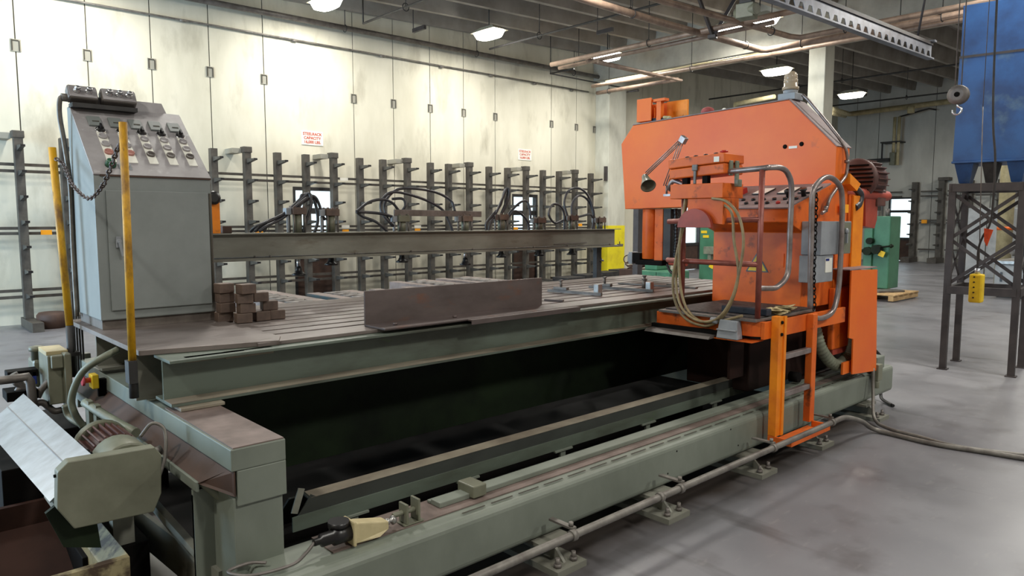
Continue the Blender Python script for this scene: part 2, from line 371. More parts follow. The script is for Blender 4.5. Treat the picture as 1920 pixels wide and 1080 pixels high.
# girder, column, pilaster
struct('trim_1', MB().box(15.6, 16.4, NY, WY, 5.52, 6.75), 'girder', .01, label='concrete roof girder over the column')
c0 = ox(1543, 230, 15.7); c1 = ox(1512, 230, 15.7); c2 = oy(1560, 230, c0.y)
struct('trim_2', MB().box(15.7, c2.x, c0.y, c1.y, 0, 5.52), 'column', .012, label='square pale concrete column')
pil = struct('trim_3', MB().box(15.7, 16.45, 13.1, WY, 0, 5.52), 'column', .012, label='concrete pilaster at the rear wall')
mb = MB(); mb.box(15.695, 16.455, 13.095, WY-.001, 0, 1.5); struct('yellow_paint_band', mb, 'yellow', parent=pil)
# doors with glass
def door(n, axis, a, b, z1, label, bars):
    mb = MB()
    def bx(p, q, z0, z2, d0, d1):
        if axis == 'y': mb.box(p, q, WY+d0, WY+d1, z0, z2)
        else: mb.box(FX+d0, FX+d1, p, q, z0, z2)
    bx(a, a+.06, 0, z1, .0, .12); bx(b-.06, b, 0, z1, .0, .12); bx(a+.06, b-.06, z1-.07, z1, .0, .12)
    for z0, z2 in bars: bx(a+.06, b-.06, z0, z2, .02, .09)
    d = struct(f'door_{n}', mb, 'dark', label=label)
    mb = MB(); bx(a+.06, b-.06, .02, .88, .04, .07); struct('door_lower_panel', mb, 'brown', parent=d)
    mb = MB(); bx(a+.06, b-.06, .88, z1-.07, .05, .056); struct('glass_pane', mb, 'glass', parent=d)
door(1, 'y', 6.55, 7.5, 2.32, 'dark framed glazed exit door behind the racks, nearer', [(.86, .98), (1.78, 1.9)])
door(2, 'y', 12.5, 13.42, 2.32, 'dark framed glazed exit door behind the far end of the racks', [(.86, .98), (1.78, 1.9)])
door(3, 'y', 20.15, 21.15, 2.32, 'dark framed glazed door beyond the pilaster', [(.8, .9), (1.5, 1.58)])
door(4, 'x', fd[0], fd[1], 2.58, 'dark framed glazed door in the far wall', [(.84, .95), (1.96, 2.06)])
# steel weld plates on the joints
for i, x in enumerate([1.07, 2.06, 3.04, 4.02, 5.01, 6.03, 7.97, 8.96, 9.95, 10.93, 11.93, 13.92, 14.9, 15.66]):
    z = 4.345 if x < 7 else 4.2
    big = abs(x-6.03) < .01
    mb = MB(); W_ = .07; mb.box(x-W_, x+W_, WY-.014, WY, z-.095, z+.095)
    o = mb.build('weld_plate', 'trimw', bev=.004)
    tag(o, f'small square steel plate on the wall joint, {ORD[i]} from the left', 'wall plate', 'steel plates on the wall joints')
    f = MB(); f.box(x-W_+.012, x-W_+.03, WY-.022, WY-.014, z-.08, z+.085); f.box(x+W_-.03, x+W_-.016, WY-.022, WY-.014, z-.085, z+.07); f.box(x-W_+.03, x+W_-.03, WY-.022, WY-.014, z+.065, z+.082)
    sub(o, 'weld_bead', f, 'seam')
# wall signs
def sign(px0, py0, px1, py1, label):
    a = oy(px0, py0, WY-.01); b = oy(px1, py1, WY-.01); cx = (a.x+b.x)/2; cz = (a.z+b.z)/2; hw = .235; hh = .14
    o = MB().box(cx-hw, cx+hw, WY-.012, WY, cz-hh, cz+hh).build('wall_sign', 'white'); tag(o, label, 'sign', 'rack capacity signs')
    for k, t in enumerate(['STEELRACK', 'CAPACITY', '16,000 LBS.']):
        sub(o, 'lettering', MB().text(t, (cx, WY-.0135, cz+.078-.08*k), (1, 0, 0), (0, 0, 1), .079), 'red')
sign(566, 248, 605, 270, 'white steelrack capacity sign with red letters, nearer and larger in view')
sign(971, 281, 997, 299, 'white steelrack capacity sign with red letters, farther along the wall')

# ------------------------------------------------------------------ ceiling lamps (each carries its own light)
def lamp(x, y, z, label, L_=.78, W_=.42, pw=LAMP_W, body=True):
    t = thing('ceiling_lamp', (x, y, z), label, 'lamp', 'high bay ceiling lamps')
    mb = MB()
    hx, hy = W_/2, L_/2
    mb.hexa([(x-hx, y-hy, z+.02), (x+hx, y-hy, z+.02), (x+hx, y+hy, z+.02), (x-hx, y+hy, z+.02)],
            [(x-hx*.4, y-hy*.5, z+.13), (x+hx*.4, y-hy*.5, z+.13), (x+hx*.4, y+hy*.5, z+.13), (x-hx*.4, y+hy*.5, z+.13)])
    sub(t, 'lamp_housing', mb, 'lamphouse')
    e = [(x+hx*math.copysign(abs(math.cos(a))**.55, math.cos(a)), y+hy*math.copysign(abs(math.sin(a))**.75, math.sin(a))) for a in [2*math.pi*k/28 for k in range(28)]]
    sub(t, 'diffuser', MB().hexa([(p[0]*.8+x*.2, p[1]*.8+y*.2, z-.10) for p in e], [(p[0], p[1], z+.015) for p in e]), 'lampglow')
    mb = MB(); mb.cyl((x, y, z+.13), (x, y, rz(x)+.45), .012, 6); sub(t, 'hanging_rod', mb, 'dark')
    l = area('lamp_light', (0, 0, -.115), (0, 0, 0), W_, L_, pw, (1.0, .975, .895), t)
    return t
p = lambda a: (a.x, a.y)
for (px, py, z, lab, pw) in [(612, 3, 5.65, 'bright ceiling lamp nearest the rear wall at the top of the picture', .8), (917, 62, 5.65, 'bright ceiling lamp over the middle of the racks', .75),
        (1139, 105, 5.6, 'narrow bright ceiling lamp near the pilaster', .75), (1372, 50, 5.9, 'smaller of the two close ceiling lamps beside the boom', .6), (1424, 38, 5.5, 'larger of the two close ceiling lamps beside the boom', .6),
        (1456, 132, 5.5, 'bright ceiling lamp just left of the concrete column', .8), (1597, 177, 5.5, 'bright ceiling lamp right of the concrete column', .8)]:
    q = oz(px, py, z); lamp(q.x, q.y, z, lab, pw=LAMP_W*pw)
lamp(2.75, 12.25, 5.6, 'ceiling lamp by the rear wall above the grey control cabinet', pw=LAMP_W*.75)
WH = ['above the left end behind the pump unit', 'above the table behind the cabinet', 'above the far table end', 'left of the chip bin', 'behind the viewer', 'above the orange gantry', 'above the tower', 'behind the viewer on the right', 'beyond the blue collector', 'in front of the far wall', 'in the far right corner']
for (x, y, k) in [(-2.4, 7.6, 1), (3, 7.2, .9), (8, 7.0, .9), (-2.4, 2.2, 1.1), (2.2, -2.6, 1.5), (8.6, 1.2, 1.1), (13.5, 2.6, 1), (7, -3, 1.3), (20, 2.5, 1.2), (27, 4.5, 1.2), (24, -2, 1)]:
    lamp(x, y, 5.6, 'ceiling lamp of the hall %s' % WH.pop(0), pw=LAMP_W*k)

# ================================================================== MACHINE BASE
X1B = 6.82
mbz = thing('machine_base', (3.9, 2.5, 0), 'long grey-green steel base frame of the saw with a rail on top', 'machine base')
mb = MB(); mb.box(1.02, X1B, 2.35, 2.64, .125, .36); rail = sub(mbz, 'base_beam', mb, 'base', .035, label='long grey-green square base beam')
for o_ in [rail]: o_.modifiers['bevel'].segments = 4
mb = MB(); mb.box(1.3, 6.75, 2.44, 2.62, .361, .366); sub(mbz, 'top_plate', mb, 'grime')
mb = MB(); x = 1.9
while x < 6.3:
    mb.box(x, x+.13, 2.387, 2.395, .3662, .368); x += .17
sub(mbz, 'wiper_strip', mb, 'seam')
mb = MB(); mb.box(1.86, 6.44, 2.50, 2.57, .3665, .392); mb.box(1.86, 6.44, 2.57, 2.60, .3665, .38); sub(mbz, 'guide_rail', mb, 'base', .004, label='narrow guide rail on the base beam')
mb = MB(); mb.box(2.03, 2.11, 2.47, 2.59, .3725, .43); sub(mbz, 'rail_clamp', mb, 'olive', .006)
mb = MB(); mb.box(6.45, 6.62, 2.36, 2.6, .361, .47); sub(mbz, 'rail_end_stop', mb, 'base', .01)
mb = MB(); mb.box(6.30, 6.42, 2.345, 2.40, .361, .405); sub(mbz, 'rail_end_block', mb, 'base', .008)
for (px, py) in [(1252, 888), (1269, 846), (1370, 805), (1384, 835)]:
    q = oy(px, py, 2.35); sub(mbz, 'drill_hole', MB().cyl((q.x, 2.3497, q.z), (q.x, 2.3485, q.z), .0055, 10), 'oil')
# feet
feet = [.9, 2.40, 3.27, 4.28, 5.14, 6.2]
for fx in feet:
    mb = MB(); mb.box(fx-.1, fx+.1, 2.19, 2.78, 0, .03); mb.box(fx-.1, fx+.1, 2.30, 2.70, .105, .124); 
    mb.prism([(fx-.008, 2.24, .03), (fx-.008, 2.74, .03), (fx-.008, 2.66, .105), (fx-.008, 2.32, .105)], (.016, 0, 0))
    f = sub(mbz, 'support_foot', mb, 'beam')
    for dx in (-.06, .05): sub(f, 'anchor_bolt', MB().cyl((fx+dx, 2.23, .03), (fx+dx, 2.23, .075), .011, 8).cyl((fx+dx, 2.23, .03), (fx+dx, 2.23, .048), .02, 6), 'dull')
# near left corner post and end beam
mb = MB(); mb.box(.975, 1.165, 2.575, 2.80, 0, .63); sub(mbz, 'corner_post', mb, 'base', .006)
mb = MB(); mb.box(.965, 1.175, 2.56, 4.9, .735, .818); mb.box(.985, 1.175, 2.56, 4.9, .60, .735); sub(mbz, 'end_beam', mb, 'base', .004)
mb = MB(); mb.box(.975, 1.17, 2.565, 3.33, .8185, .823); sub(mbz, 'beam_top_plate', mb, 'grime')
mb = MB(); mb.hexa([(.985, 2.60, .732), (.985, 4.9, .732), (.91, 4.9, .655), (.91, 2.74, .655)], [(.984, 2.60, .735), (.984, 4.9, .735), (.905, 4.9, .660), (.905, 2.74, .660)]); mb.prism([(.974, 2.562, .733), (.974, 2.562, .640), (.906, 2.745, .657), (.974, 2.745, .733)], (.006, .003, 0)); sub(mbz, 'rusty_ledge', mb, 'brown')
mb = MB(); mb.box(.898, .91, 2.74, 4.85, .625, .665); sub(mbz, 'ledge_lip', mb, 'base', .003)
mb = MB(); mb.box(.90, .975, 2.78, 2.80, 0, .62); mb.prism([(.90, 2.785, 0), (.90, 2.785, .60), (.92, 2.785, .62), (.975, 2.785, .62), (.975, 2.785, 0)], (0, .015, 0)); sub(mbz, 'post_side_plate', mb, 'base')
mb = MB(); mb.tube([oy(380, 905, 2.76), oy(405, 925, 2.74), oy(440, 955, 2.72), oy(462, 1010, 2.7), oy(475, 1085, 2.7)], .016, 10); sub(mbz, 'cable_conduit', mb, 'duct')
# braces and lower cross beam under the end
mb = MB(); mb.bar((.80, 4.6, .28), (.97, 2.72, .22), .02, .16); mb.bar((.86, 3.6, .5), (.93, 2.85, .34), .03, .03); mb.box(.98, 1.16, 4.7, 4.9, 0, .6)
mb.bar((.80, 3.9, .62), (.95, 2.85, .26), .012, .012); sub(mbz, 'end_brace', mb, 'beam')
# trough along the machine
mb = MB()
def prof(mb, pts, x0, x1): mb.prism([(x0, a, b) for a, b in pts], (x1-x0, 0, 0))
prof(mb, [(2.752, .40), (2.758, .40), (2.758, .474), (2.752, .474)], 1.46, 5.05)
mb.prism([(1.30, 2.752, .40), (1.46, 2.752, .40), (1.46, 2.752, .474), (1.395, 2.752, .474), (1.37, 2.752, .49)], (0, .006, 0))
prof(mb, [(2.752, .474), (2.815, .482), (2.815, .474), (2.757, .466)], 1.36, 5.05)
prof(mb, [(2.82, .474), (3.02, .28), (3.012, .275), (2.812, .469)], 1.30, 5.05)
tr = sub(mbz, 'chip_trough', mb, 'shadedgrey', label='long chip trough with its side darkened as in shade and its lip paled as lit')  # trough side is dark grey because its shade is put into the colour
mb = MB(); prof(mb, [(2.744, .351), (2.751, .351), (2.751, .414), (2.744, .414)], 1.28, 5.05); sub(tr, 'lower_strip', mb, 'bed')
mb = MB(); prof(mb, [(2.752, .4745), (2.815, .4825), (2.815, .485), (2.75, .4765)], 1.37, 5.05); sub(tr, 'lit_lip', mb, 'flange')  # pale tone gives the lip its lit look through colour
mb = MB(); mb.bar((1.30, 2.77, .42), (1.335, 2.77, .52), .03, .006, up=(0, 1, 0)); sub(tr, 'end_tab', mb, 'beam')
for tx in (1.55, 2.2, 2.9, 3.7, 4.5):
    mb = MB(); mb.box(tx, tx+.04, 2.745, 2.76, .255, .34); mb.box(tx-.05, tx+.09, 2.735, 2.80, .34, .35); sub(mbz, 'trough_bracket', mb, 'base')
# inner frames under the table
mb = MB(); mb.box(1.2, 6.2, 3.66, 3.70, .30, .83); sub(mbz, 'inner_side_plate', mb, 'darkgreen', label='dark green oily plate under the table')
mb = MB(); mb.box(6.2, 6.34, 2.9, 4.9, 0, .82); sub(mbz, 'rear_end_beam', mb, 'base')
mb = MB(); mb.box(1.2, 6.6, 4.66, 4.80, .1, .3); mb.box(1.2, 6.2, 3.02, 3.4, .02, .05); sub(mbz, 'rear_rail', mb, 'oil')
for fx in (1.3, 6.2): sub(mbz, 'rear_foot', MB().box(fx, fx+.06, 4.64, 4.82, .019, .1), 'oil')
mb = MB(); mb.box(1.18, 6.19, 2.645, 2.80, .235, .25); sub(mbz, 'gap_shade_plate', mb, 'oil')  # dark plate added to blacken the gap below the strip, where only shade falls
mb = MB(); mb.box(1.18, 6.19, 2.81, 4.84, .001, .018); sub(mbz, 'dark_floor_pan', mb, 'oil')  # near-black sheet added over the floor inside the base to darken it
# black oily plates and cross members on the floor of the pit-like opening
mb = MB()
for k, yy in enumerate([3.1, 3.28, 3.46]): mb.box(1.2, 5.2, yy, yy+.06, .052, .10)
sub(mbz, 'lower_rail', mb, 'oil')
# ================================================================== WORK TABLE
tb = thing('work_table', (3.5, 4.05, .82), 'long slotted steel work table with a green-grey beam under its edge', 'work table')
mb = MB(); ibeam(mb, .975, 6.2, 3.24, 3.46, .84, 1.045, .014, .014)
fb = sub(tb, 'front_beam', mb, 'bed', .002, label='green-grey I-beam under the front edge')
mb = MB(); mb.box(.975, 6.2, 3.238, 3.34, .8545, .857); sub(fb, 'flange_dust', mb, 'flange')
mb = MB(); mb.box(1.0, 1.19, 3.20, 3.5, .824, .8395); sub(fb, 'bearing_plate', mb, 'flange', .003)
mb = MB(); ibeam(mb, .95, 6.2, 4.3, 4.5, .84, 1.045, .014, .014); sub(tb, 'rear_beam', mb, 'beam')
mb = MB(); mb.box(.92, 1.2, 3.56, 3.60, .82, 1.045); sub(tb, 'end_web', mb, 'beam')
ys = [3.315, 3.53, 3.68, 3.83, 3.98, 4.13, 4.28, 4.43, 4.58, 4.83]
mb = MB()
for a, b in zip(ys, ys[1:]): mb.box(1.40, 6.25, a+(.014 if a > 3.4 else 0), b-.018, 1.046, 1.064)
sub(tb, 'slotted_top', mb, 'table', .002)
mb = MB(); mb.box(1.42, 6.2, 3.34, 4.8, 1.02, 1.03); mb.box(1.42, 6.2, 3.47, 3.5, 1.03, 1.0455); mb.box(1.42, 6.2, 4.6, 4.7, 1.03, 1.0455); sub(tb, 'slot_bottom', mb, 'oil')
mb = MB(); mb.prism([(.912, 3.455, 1.046), (1.50, 3.305, 1.046), (1.56, 3.42, 1.046), (1.56, 4.83, 1.046), (.905, 4.83, 1.046)], (0, 0, .024)); sub(tb, 'end_plate', mb, 'table', .002)
mb = MB(); a = oz(388, 655, 1.03); b = oz(474, 644, 1.03); mb.box(a.x, b.x, 3.28, 3.315, 1.015, 1.045); sub(tb, 'edge_bar', mb, 'flange', .003)
mb = MB(); mb.box(1.05, 1.32, 3.27, 3.31, 1.022, 1.045); sub(tb, 'edge_strip', mb, 'flange', .003)
# small green/brown edge pieces
# ------------------------------------------------------------------ things lying on the table
TZ = 1.0645
mb = MB(); mb.box(2.06, 3.44, 3.44, 3.452, TZ, 1.262); mb.box(2.06, 3.44, 3.24, 3.44, TZ, TZ+.012)
o = mb.build('angle_iron', 'rust', bev=.003); tag(o, 'tall rusty steel angle standing upright along the front edge of the table', 'angle iron')
sub(o, 'bolt', MB().cyl((2.17, 3.31, TZ+.012), (2.17, 3.31, TZ+.025), .012, 6), 'rust'); sub(o, 'bolt', MB().cyl((2.6, 3.33, TZ+.012), (2.6, 3.33, TZ+.025), .012, 6), 'rust')
mb = MB(); mb.box(2.62, 3.56, 3.20, 3.235, TZ, TZ+.01); mb.box(2.62, 3.56, 3.195, 3.20, TZ-.02, TZ+.01); o = mb.build('flat_bar', 'rust', bev=.002); tag(o, 'thin rusty flat bar lying in front of the upright angle', 'steel bar')
def clampset(pts_bar, riser, lab):
    t = thing('table_clamp', pts_bar[0], lab, 'clamp', 'clamps on the slotted table')
    a, b = Vector(pts_bar[0]), Vector(pts_bar[1]); a.z = b.z = TZ+.016
    sub(t, 'clamp_bar', MB().bar(a, b, .022, .022), 'dull')
    m_ = a.lerp(b, .25); sub(t, 'clamp_jaw', MB().obox((m_.x, m_.y, TZ+.04), (.13, .04, .024), (0, 0, math.atan2(b.y-a.y, b.x-a.x))), 'dull', .003)
    sub(t, 'clamp_screw', MB().cyl((m_.x, m_.y, TZ+.052), (m_.x, m_.y, TZ+.10), .01, 8).obox((m_.x, m_.y, TZ+.104), (.06, .02, .01), (0, 0, .4)), 'dull')
    if riser:
        q = Vector(riser); sub(t, 'stop_block', MB().box(q.x-.025, q.x+.025, q.y-.025, q.y+.025, TZ, TZ+.085), 'steel', .004)
clampset([oz(1028, 548, TZ), oz(1128, 556, TZ)], oz(1121, 553, TZ), 'steel clamp with an upright block just right of the tall angle')
clampset([oz(1105, 541, TZ), oz(1225, 549, TZ)], oz(1218, 548, TZ), 'steel clamp with an upright stop near the saw head')
for i, (p0, p1, lab) in enumerate([((1022, 562), (1056, 564), 'short steel strip lying right of the tall angle'), ((1160, 531), (1262, 537), 'long thin steel strip on the table beside the saw head'), ((1252, 533), (1306, 540), 'short dark steel strip near the operator platform')]):
    a = oz(*p0, TZ+.008); b = oz(*p1, TZ+.008); o = MB().bar(a, b, .03, .012).build('steel_strip', 'rust' if i == 0 else 'dull'); tag(o, lab, 'steel strip', 'loose steel strips on the table')
o = MB().cyl((0, 0, 0), (0, 0, .07), .022, 14).lathe((0, 0, .07), [(.022, 0), (.028, .004), (.012, .014), (.012, .028), (.02, .032), (.02, .04)], 12).build('screw_jack', 'dull'); q = oz(1208, 540, TZ); o.location = q; tag(o, 'small round screw jack standing on the far end of the table', 'jack')
# ------------------------------------------------------------------ pile of square blocks
BL = []
def blk(px, py, z, ang, lab, l=.085, s=.055):
    q = oz(px, py, z+s/2); BL.append(q)
    o = MB().obox((0, 0, 0), (l, l*.8, s), (0, 0, 0)).build('steel_block', 'block', bev=.003); o.location = (q.x, q.y, z+s/2); o.rotation_euler.z = ang
    tag(o, 'rusty square steel block, '+lab, 'steel block', 'steel blocks piled beside the cabinet')
b0 = TZ+.001; st = .056
rows = [[(420, 594, 'leftmost of the bottom row against the cabinet'), (456, 596, 'second of the bottom row'), (489, 592, 'third of the bottom row'), (518, 589, 'rightmost of the bottom row')],
        [(424, 581, 'leftmost of the second row'), (462, 582, 'middle of the second row'), (505, 576, 'right end of the second row')],
        [(423, 567, 'leftmost of the third row'), (459, 569, 'middle of the third row'), (487, 565, 'right end of the third row')],
        [(422, 554, 'left one of the top row'), (463, 556, 'right one of the top row, highest in view')]]
for r_, row in enumerate(rows):
    for px, py, lab in row:
        base = oz(px, py+r_*13.5, b0+.027); q = Vector((base.x, base.y, 0))
        o = MB().obox((0, 0, 0), (.088, .075, .0555), (0, 0, 0)).build('steel_block', 'block', bev=.004); o.location = (q.x, q.y, b0+.028+r_*st); o.rotation_euler.z = random.uniform(-.2, .2)+(.3 if r_ == 3 else 0)
        tag(o, 'rusty square steel block, '+lab, 'steel block', 'steel blocks piled beside the cabinet')
# ================================================================== CONTROL CABINET
cb = thing('control_cabinet', (1.235, 4.47, 1.071), 'grey electrical control cabinet with sloped button panel standing on the table end', 'control cabinet')
X0, X1c, YF, YB, Z0, ZH, ZT = .94, 1.535, 4.22, 4.73, 1.071, 1.882, 2.285
side = [(YF, Z0+.05), (YB, Z0+.05), (YB, ZT), (YB-.05, ZT), (YF, ZH)]
mb = MB(); mb.prism([(X0, a, b) for a, b in side], (X1c-X0, 0, 0)); body = sub(cb, 'cabinet_body', mb, 'grey', .006)
mb = MB(); mb.box(X0+.01, X1c-.0, YF+.02, YB-.01, Z0, Z0+.05); sub(cb, 'plinth', mb, 'greydirt')
mb = MB(); mb.box(X1c, X1c+.012, YF+.03, YB-.02, Z0+.0, ZH-.02); sub(cb, 'side_flange', mb, 'greydirt')
mb = MB(); mb.box(X0+.052, X1c-.02, YF-.014, YF-.001, Z0+.10, ZH-.075); dr = sub(cb, 'cabinet_door', mb, 'grey', .004)
mb = MB(); mb.box(X0+.085, X0+.108, YF-.03, YF-.0145, 1.505, 1.565); mb.cyl((X0+.097, YF-.03, 1.54), (X0+.097, YF-.042, 1.54), .013, 12); mb.obox((X0+.104, YF-.042, 1.50), (.014, .01, .085), (0, -.18, 0)); sub(dr, 'door_handle', mb, 'boxgrey', .003)
mb = MB(); mb.cyl((X1c-.012, YF-.010, Z0+.11), (X1c-.012, YF-.010, ZH-.08), .006, 8); sub(dr, 'door_hinge', mb, 'seam')
mb = MB(); mb.box(X0+.03, X1c, YF-.006, YF-.001, ZH-.003, ZH+.006); sub(cb, 'panel_hinge', mb, 'brown')
# sloped panel
SL = Vector((0, YB-.05-YF, ZT-ZH)).normalized(); LN = math.hypot(YB-.05-YF, ZT-ZH); NR = Vector((0, -SL.z, SL.y))
def sp(u, v, h=0.0): return Vector((X0+u, YF, ZH))+SL*v+NR*h      # u across, v up the slope, h out of it
W_ = X1c-X0
mb = MB(); mb.hexa([sp(.0, .0, .001), sp(W_, .0, .001), sp(W_-.01, LN, .001), sp(0.0, LN, .001)], [sp(.0, .0, .010), sp(W_, .0, .010), sp(W_-.01, LN, .010), sp(0, LN, .010)])
pn = sub(cb, 'button_panel', mb, 'panel', .001, label='scuffed sloped panel of buttons and selectors')
RS = Matrix((Vector((1, 0, 0)), SL, NR)).transposed()
cols = [.10, .205, .31, .415, .52]
for i, u in enumerate(cols):
    v = .46; mb = MB(); mb.obox(sp(u-.005, v, .016), (.066, .085, .012), RS); npl = sub(pn, 'name_plate', mb, 'grey', .002)
    mb = MB(); mb.obox(sp(u, v-.006, .0225), (.034, .010, .001), RS); sub(npl, 'engraving', mb, 'seam')
    mb = MB(); mb.obox(sp(u+.01, .255, .0115), (.046, .30, .003), RS); sub(pn, 'legend_strip', mb, 'white')
    c = sp(u+.01, .385, .010); mb = MB(); mb.lathe(c, [(.024, 0), (.024, .008), (.016, .012), (.016, .022)], 16, NR); mb.obox(c+NR*.030, (.010, .034, .018), RS); sub(pn, 'selector_knob', mb, 'blackp')
    mb = MB(); mb.lathe(c, [(.0265, .0), (.0265, .006), (.023, .008)], 16, NR); sub(pn, 'knob_ring', mb, 'chrome')
    for k, v in enumerate([.325, .255, .185]):
        c = sp(u+.01, v, .012); mb = MB(); mb.lathe(c, [(.022, 0), (.022, .012), (.017, .014), (.017, .006)], 16, NR); mb.lathe(c, [(.015, .0), (.015, .010)], 12, NR)
        sub(pn, 'push_button', mb, 'palered' if k == 2 and i < 2 else ('dull' if k == 2 else 'panel'))
c = sp(.095, .075, .010); mb = MB(); mb.lathe(c, [(.027, 0), (.027, .02), (.021, .024), (.021, .034), (.0, .036)], 16, NR); sub(pn, 'push_button', mb, 'greenp', label='large green push button')
c = sp(.165, .07, .010); mb = MB(); mb.obox(c, (.062, .05, .004), RS); mb.lathe(c, [(.02, 0), (.02, .018), (.014, .02)], 14, NR); sub(pn, 'key_switch', mb, 'boxgrey')
# back plate and the two switch boxes on top
mb = MB(); mb.hexa([(X0+.05, YB-.055, ZT-.02), (X1c-.07, YB-.055, ZT-.02), (X1c-.07, YB-.045, ZT-.02), (X0+.05, YB-.045, ZT-.02)], [(X0+.05, YB-.03, ZT+.068), (X1c-.10, YB-.03, ZT+.068), (X1c-.10, YB-.02, ZT+.068), (X0+.05, YB-.02, ZT+.068)]); sub(cb, 'back_plate', mb, 'panel')
for (a, b, n) in [(X0-.015, X0+.135, 2), (X0+.15, X0+.335, 3)]:
    n2 = Vector((0, -math.sin(math.radians(58)), math.cos(math.radians(58)))); s2 = Vector((0, n2.z, -n2.y)); R2 = Matrix((Vector((1, 0, 0)), s2, n2)).transposed(); cc0 = Vector(((a+b)/2, YB-.085, ZT+.062))
    sb = sub(cb, 'switch_box', MB().obox(cc0, (b-a, .088, .06), R2), 'dull', .012, label='small cast switch box with %s chrome toggles' % ('two' if n == 2 else 'three'))
    sub(sb, 'box_face', MB().obox(cc0+n2*.031, (b-a-.014, .076, .004), R2), 'panel', .002)
    for k in range(n):
        c = cc0+n2*.033+Vector(((b-a)*((k+.8)/(n+.6)-.5), 0, 0))
        mb = MB(); mb.lathe(c, [(.019, 0), (.019, .007), (.012, .011), (.012, .026), (.016, .028), (.008, .036)], 14, n2); sub(sb, 'toggle_switch', mb, 'chrome')
mb = MB(); mb.box(X0, X0+.33, YB-.14, YB-.05, ZT-.012, ZT+.012); sub(cb, 'box_mount', mb, 'dark')
mb = MB(); mb.tube([(X0-.02, YB-.08, ZT+.04), (X0-.045, YB-.08, ZT+.03), (X0-.05, YB-.07, ZT-.06), (X0-.03, YB-.05, ZT-.22), (X0-.012, YB-.04, ZT-.45), (X0-.012, YB-.02, ZT-.8), (X0-.012, YB-.02, 1.1)], .013, 10); mb.lathe((X0-.02, YB-.08, ZT+.04), [(.022, -.02), (.022, .03)], 12, (1, 0, 0)); sub(cb, 'flexible_conduit', mb, 'duct_tube')
# ------------------------------------------------------------------ yellow guard posts and chain
g1 = thing('guard_post', (.889, 3.46, 1.02), 'worn yellow guard post in front of the control cabinet', 'guard post', 'yellow guard posts at the table end')
mb = MB(); mb.cyl((.886, 3.46, 1.02), (.896, 3.46, 2.072), .0165, 18); sub(g1, 'post_tube', mb, 'post')
mb = MB(); mb.box(.862, .898, 3.43, 3.49, .93, 1.03); mb.cyl((.886, 3.46, .86), (.886, 3.46, 1.02), .02, 12); sub(g1, 'mounting_bracket', mb, 'dark')
g2 = thing('guard_post', (.86, 4.57, .9), 'worn yellow guard post behind the left side of the control cabinet', 'guard post', 'yellow guard posts at the table end')
mb = MB(); mb.cyl((.86, 4.56, 1.07), (.838, 4.62, 2.045), .019, 18); sub(g2, 'post_tube', mb, 'post')
mb = MB(); mb.cyl((.86, 4.56, .78), (.86, 4.56, 1.07), .02, 12); mb.box(.83, .895, 4.53, 4.60, .90, .92); sub(g2, 'mounting_bracket', mb, 'dark')
def chain(name, pts, pitch, r, lab, m='dull', n=None):
    P = []; Q = [Vector(p) for p in pts]
    E_ = [Q[0]*2-Q[1]]+Q+[Q[-1]*2-Q[-2]]
    for i in range(1, len(E_)-2):
        p0, p1, p2, p3 = E_[i-1:i+3]
        for k in range(24):
            t = k/24; P.append(.5*((2*p1)+(p2-p0)*t+(2*p0-5*p1+4*p2-p3)*t*t+(3*p1-p0-3*p2+p3)*t**3))
    P.append(Q[-1]); mb = MB(); acc = 0; last = P[0]; k = 0
    for a, b in zip(P, P[1:]):
        acc += (b-a).length
        if acc >= pitch:
            d = (b-a).normalized(); u = Vector((0, 1, 0)) if abs(d.y) < .9 else Vector((1, 0, 0)); s_ = d.cross(u).normalized()
            nrm = s_ if k % 2 else d.cross(s_).normalized()
            mb.torus(b, pitch*.42, r, nrm, 10, 5, sx=1.65, dirv=d); acc = 0; k += 1
    o = mb.build(name, m); tag(o, lab, 'chain'); return o
chain('safety_chain', [(.842, 4.60, 1.99), oy(120, 310, 4.5), oy(135, 345, 4.2), oy(165, 372, 3.95), oy(190, 352, 3.75), oy(206, 318, 3.62), (.884, 3.49, 1.98)], .021, .0042, 'rusty safety chain hanging between the two yellow posts', 'rust')

# ================================================================== PRESS BEAM WITH HYDRAULIC CYLINDERS
pb = thing('press_beam', (4.2, 5.3, 0), 'long grey clamping beam carrying a row of hydraulic cylinders above the roller conveyors', 'press beam')
PX0, PX1 = 1.72, 6.47
mb = MB(); mb.box(PX0, PX1, 5.20, 5.26, 1.5455, 1.553); mb.box(PX0, PX1-.06, 5.245, 5.257, 1.372, 1.545); mb.box(PX0, PX1, 5.17, 5.257, 1.352, 1.371); fbm = sub(pb, 'front_channel', mb, 'beam', .001)
mb = MB(); mb.box(PX0, PX1, 5.42, 5.48, 1.545, 1.553); mb.box(PX0, PX1-.06, 5.42, 5.432, 1.37, 1.545); mb.box(PX0, PX1, 5.42, 5.50, 1.345, 1.37); sub(pb, 'rear_channel', mb, 'beam', .001)
mb = MB(); mb.cyl((PX0, 5.238, 1.376), (PX1-.1, 5.238, 1.378), .004, 6); mb.cyl((5.4, 5.225, 1.40), (5.9, 5.22, 1.41), .006, 6); sub(pb, 'air_line', mb, 'dull')
for x in (2.2, 2.32, 3.05, 3.6, 4.3, 5.1, 5.6, 6.3):
    sub(pb, 'nut', MB().cyl((x, 5.22, 1.3705), (x, 5.22, 1.388), .008, 6), 'dull')
mb = MB(); mb.box(6.17, 6.25, 5.30, 5.36, 0, 1.345); sub(pb, 'support_leg', mb, 'dark', .004)
mb = MB(); mb.box(1.74, 1.84, 5.26, 5.42, 0, 1.345); sub(pb, 'support_leg', mb, 'dark', .004)
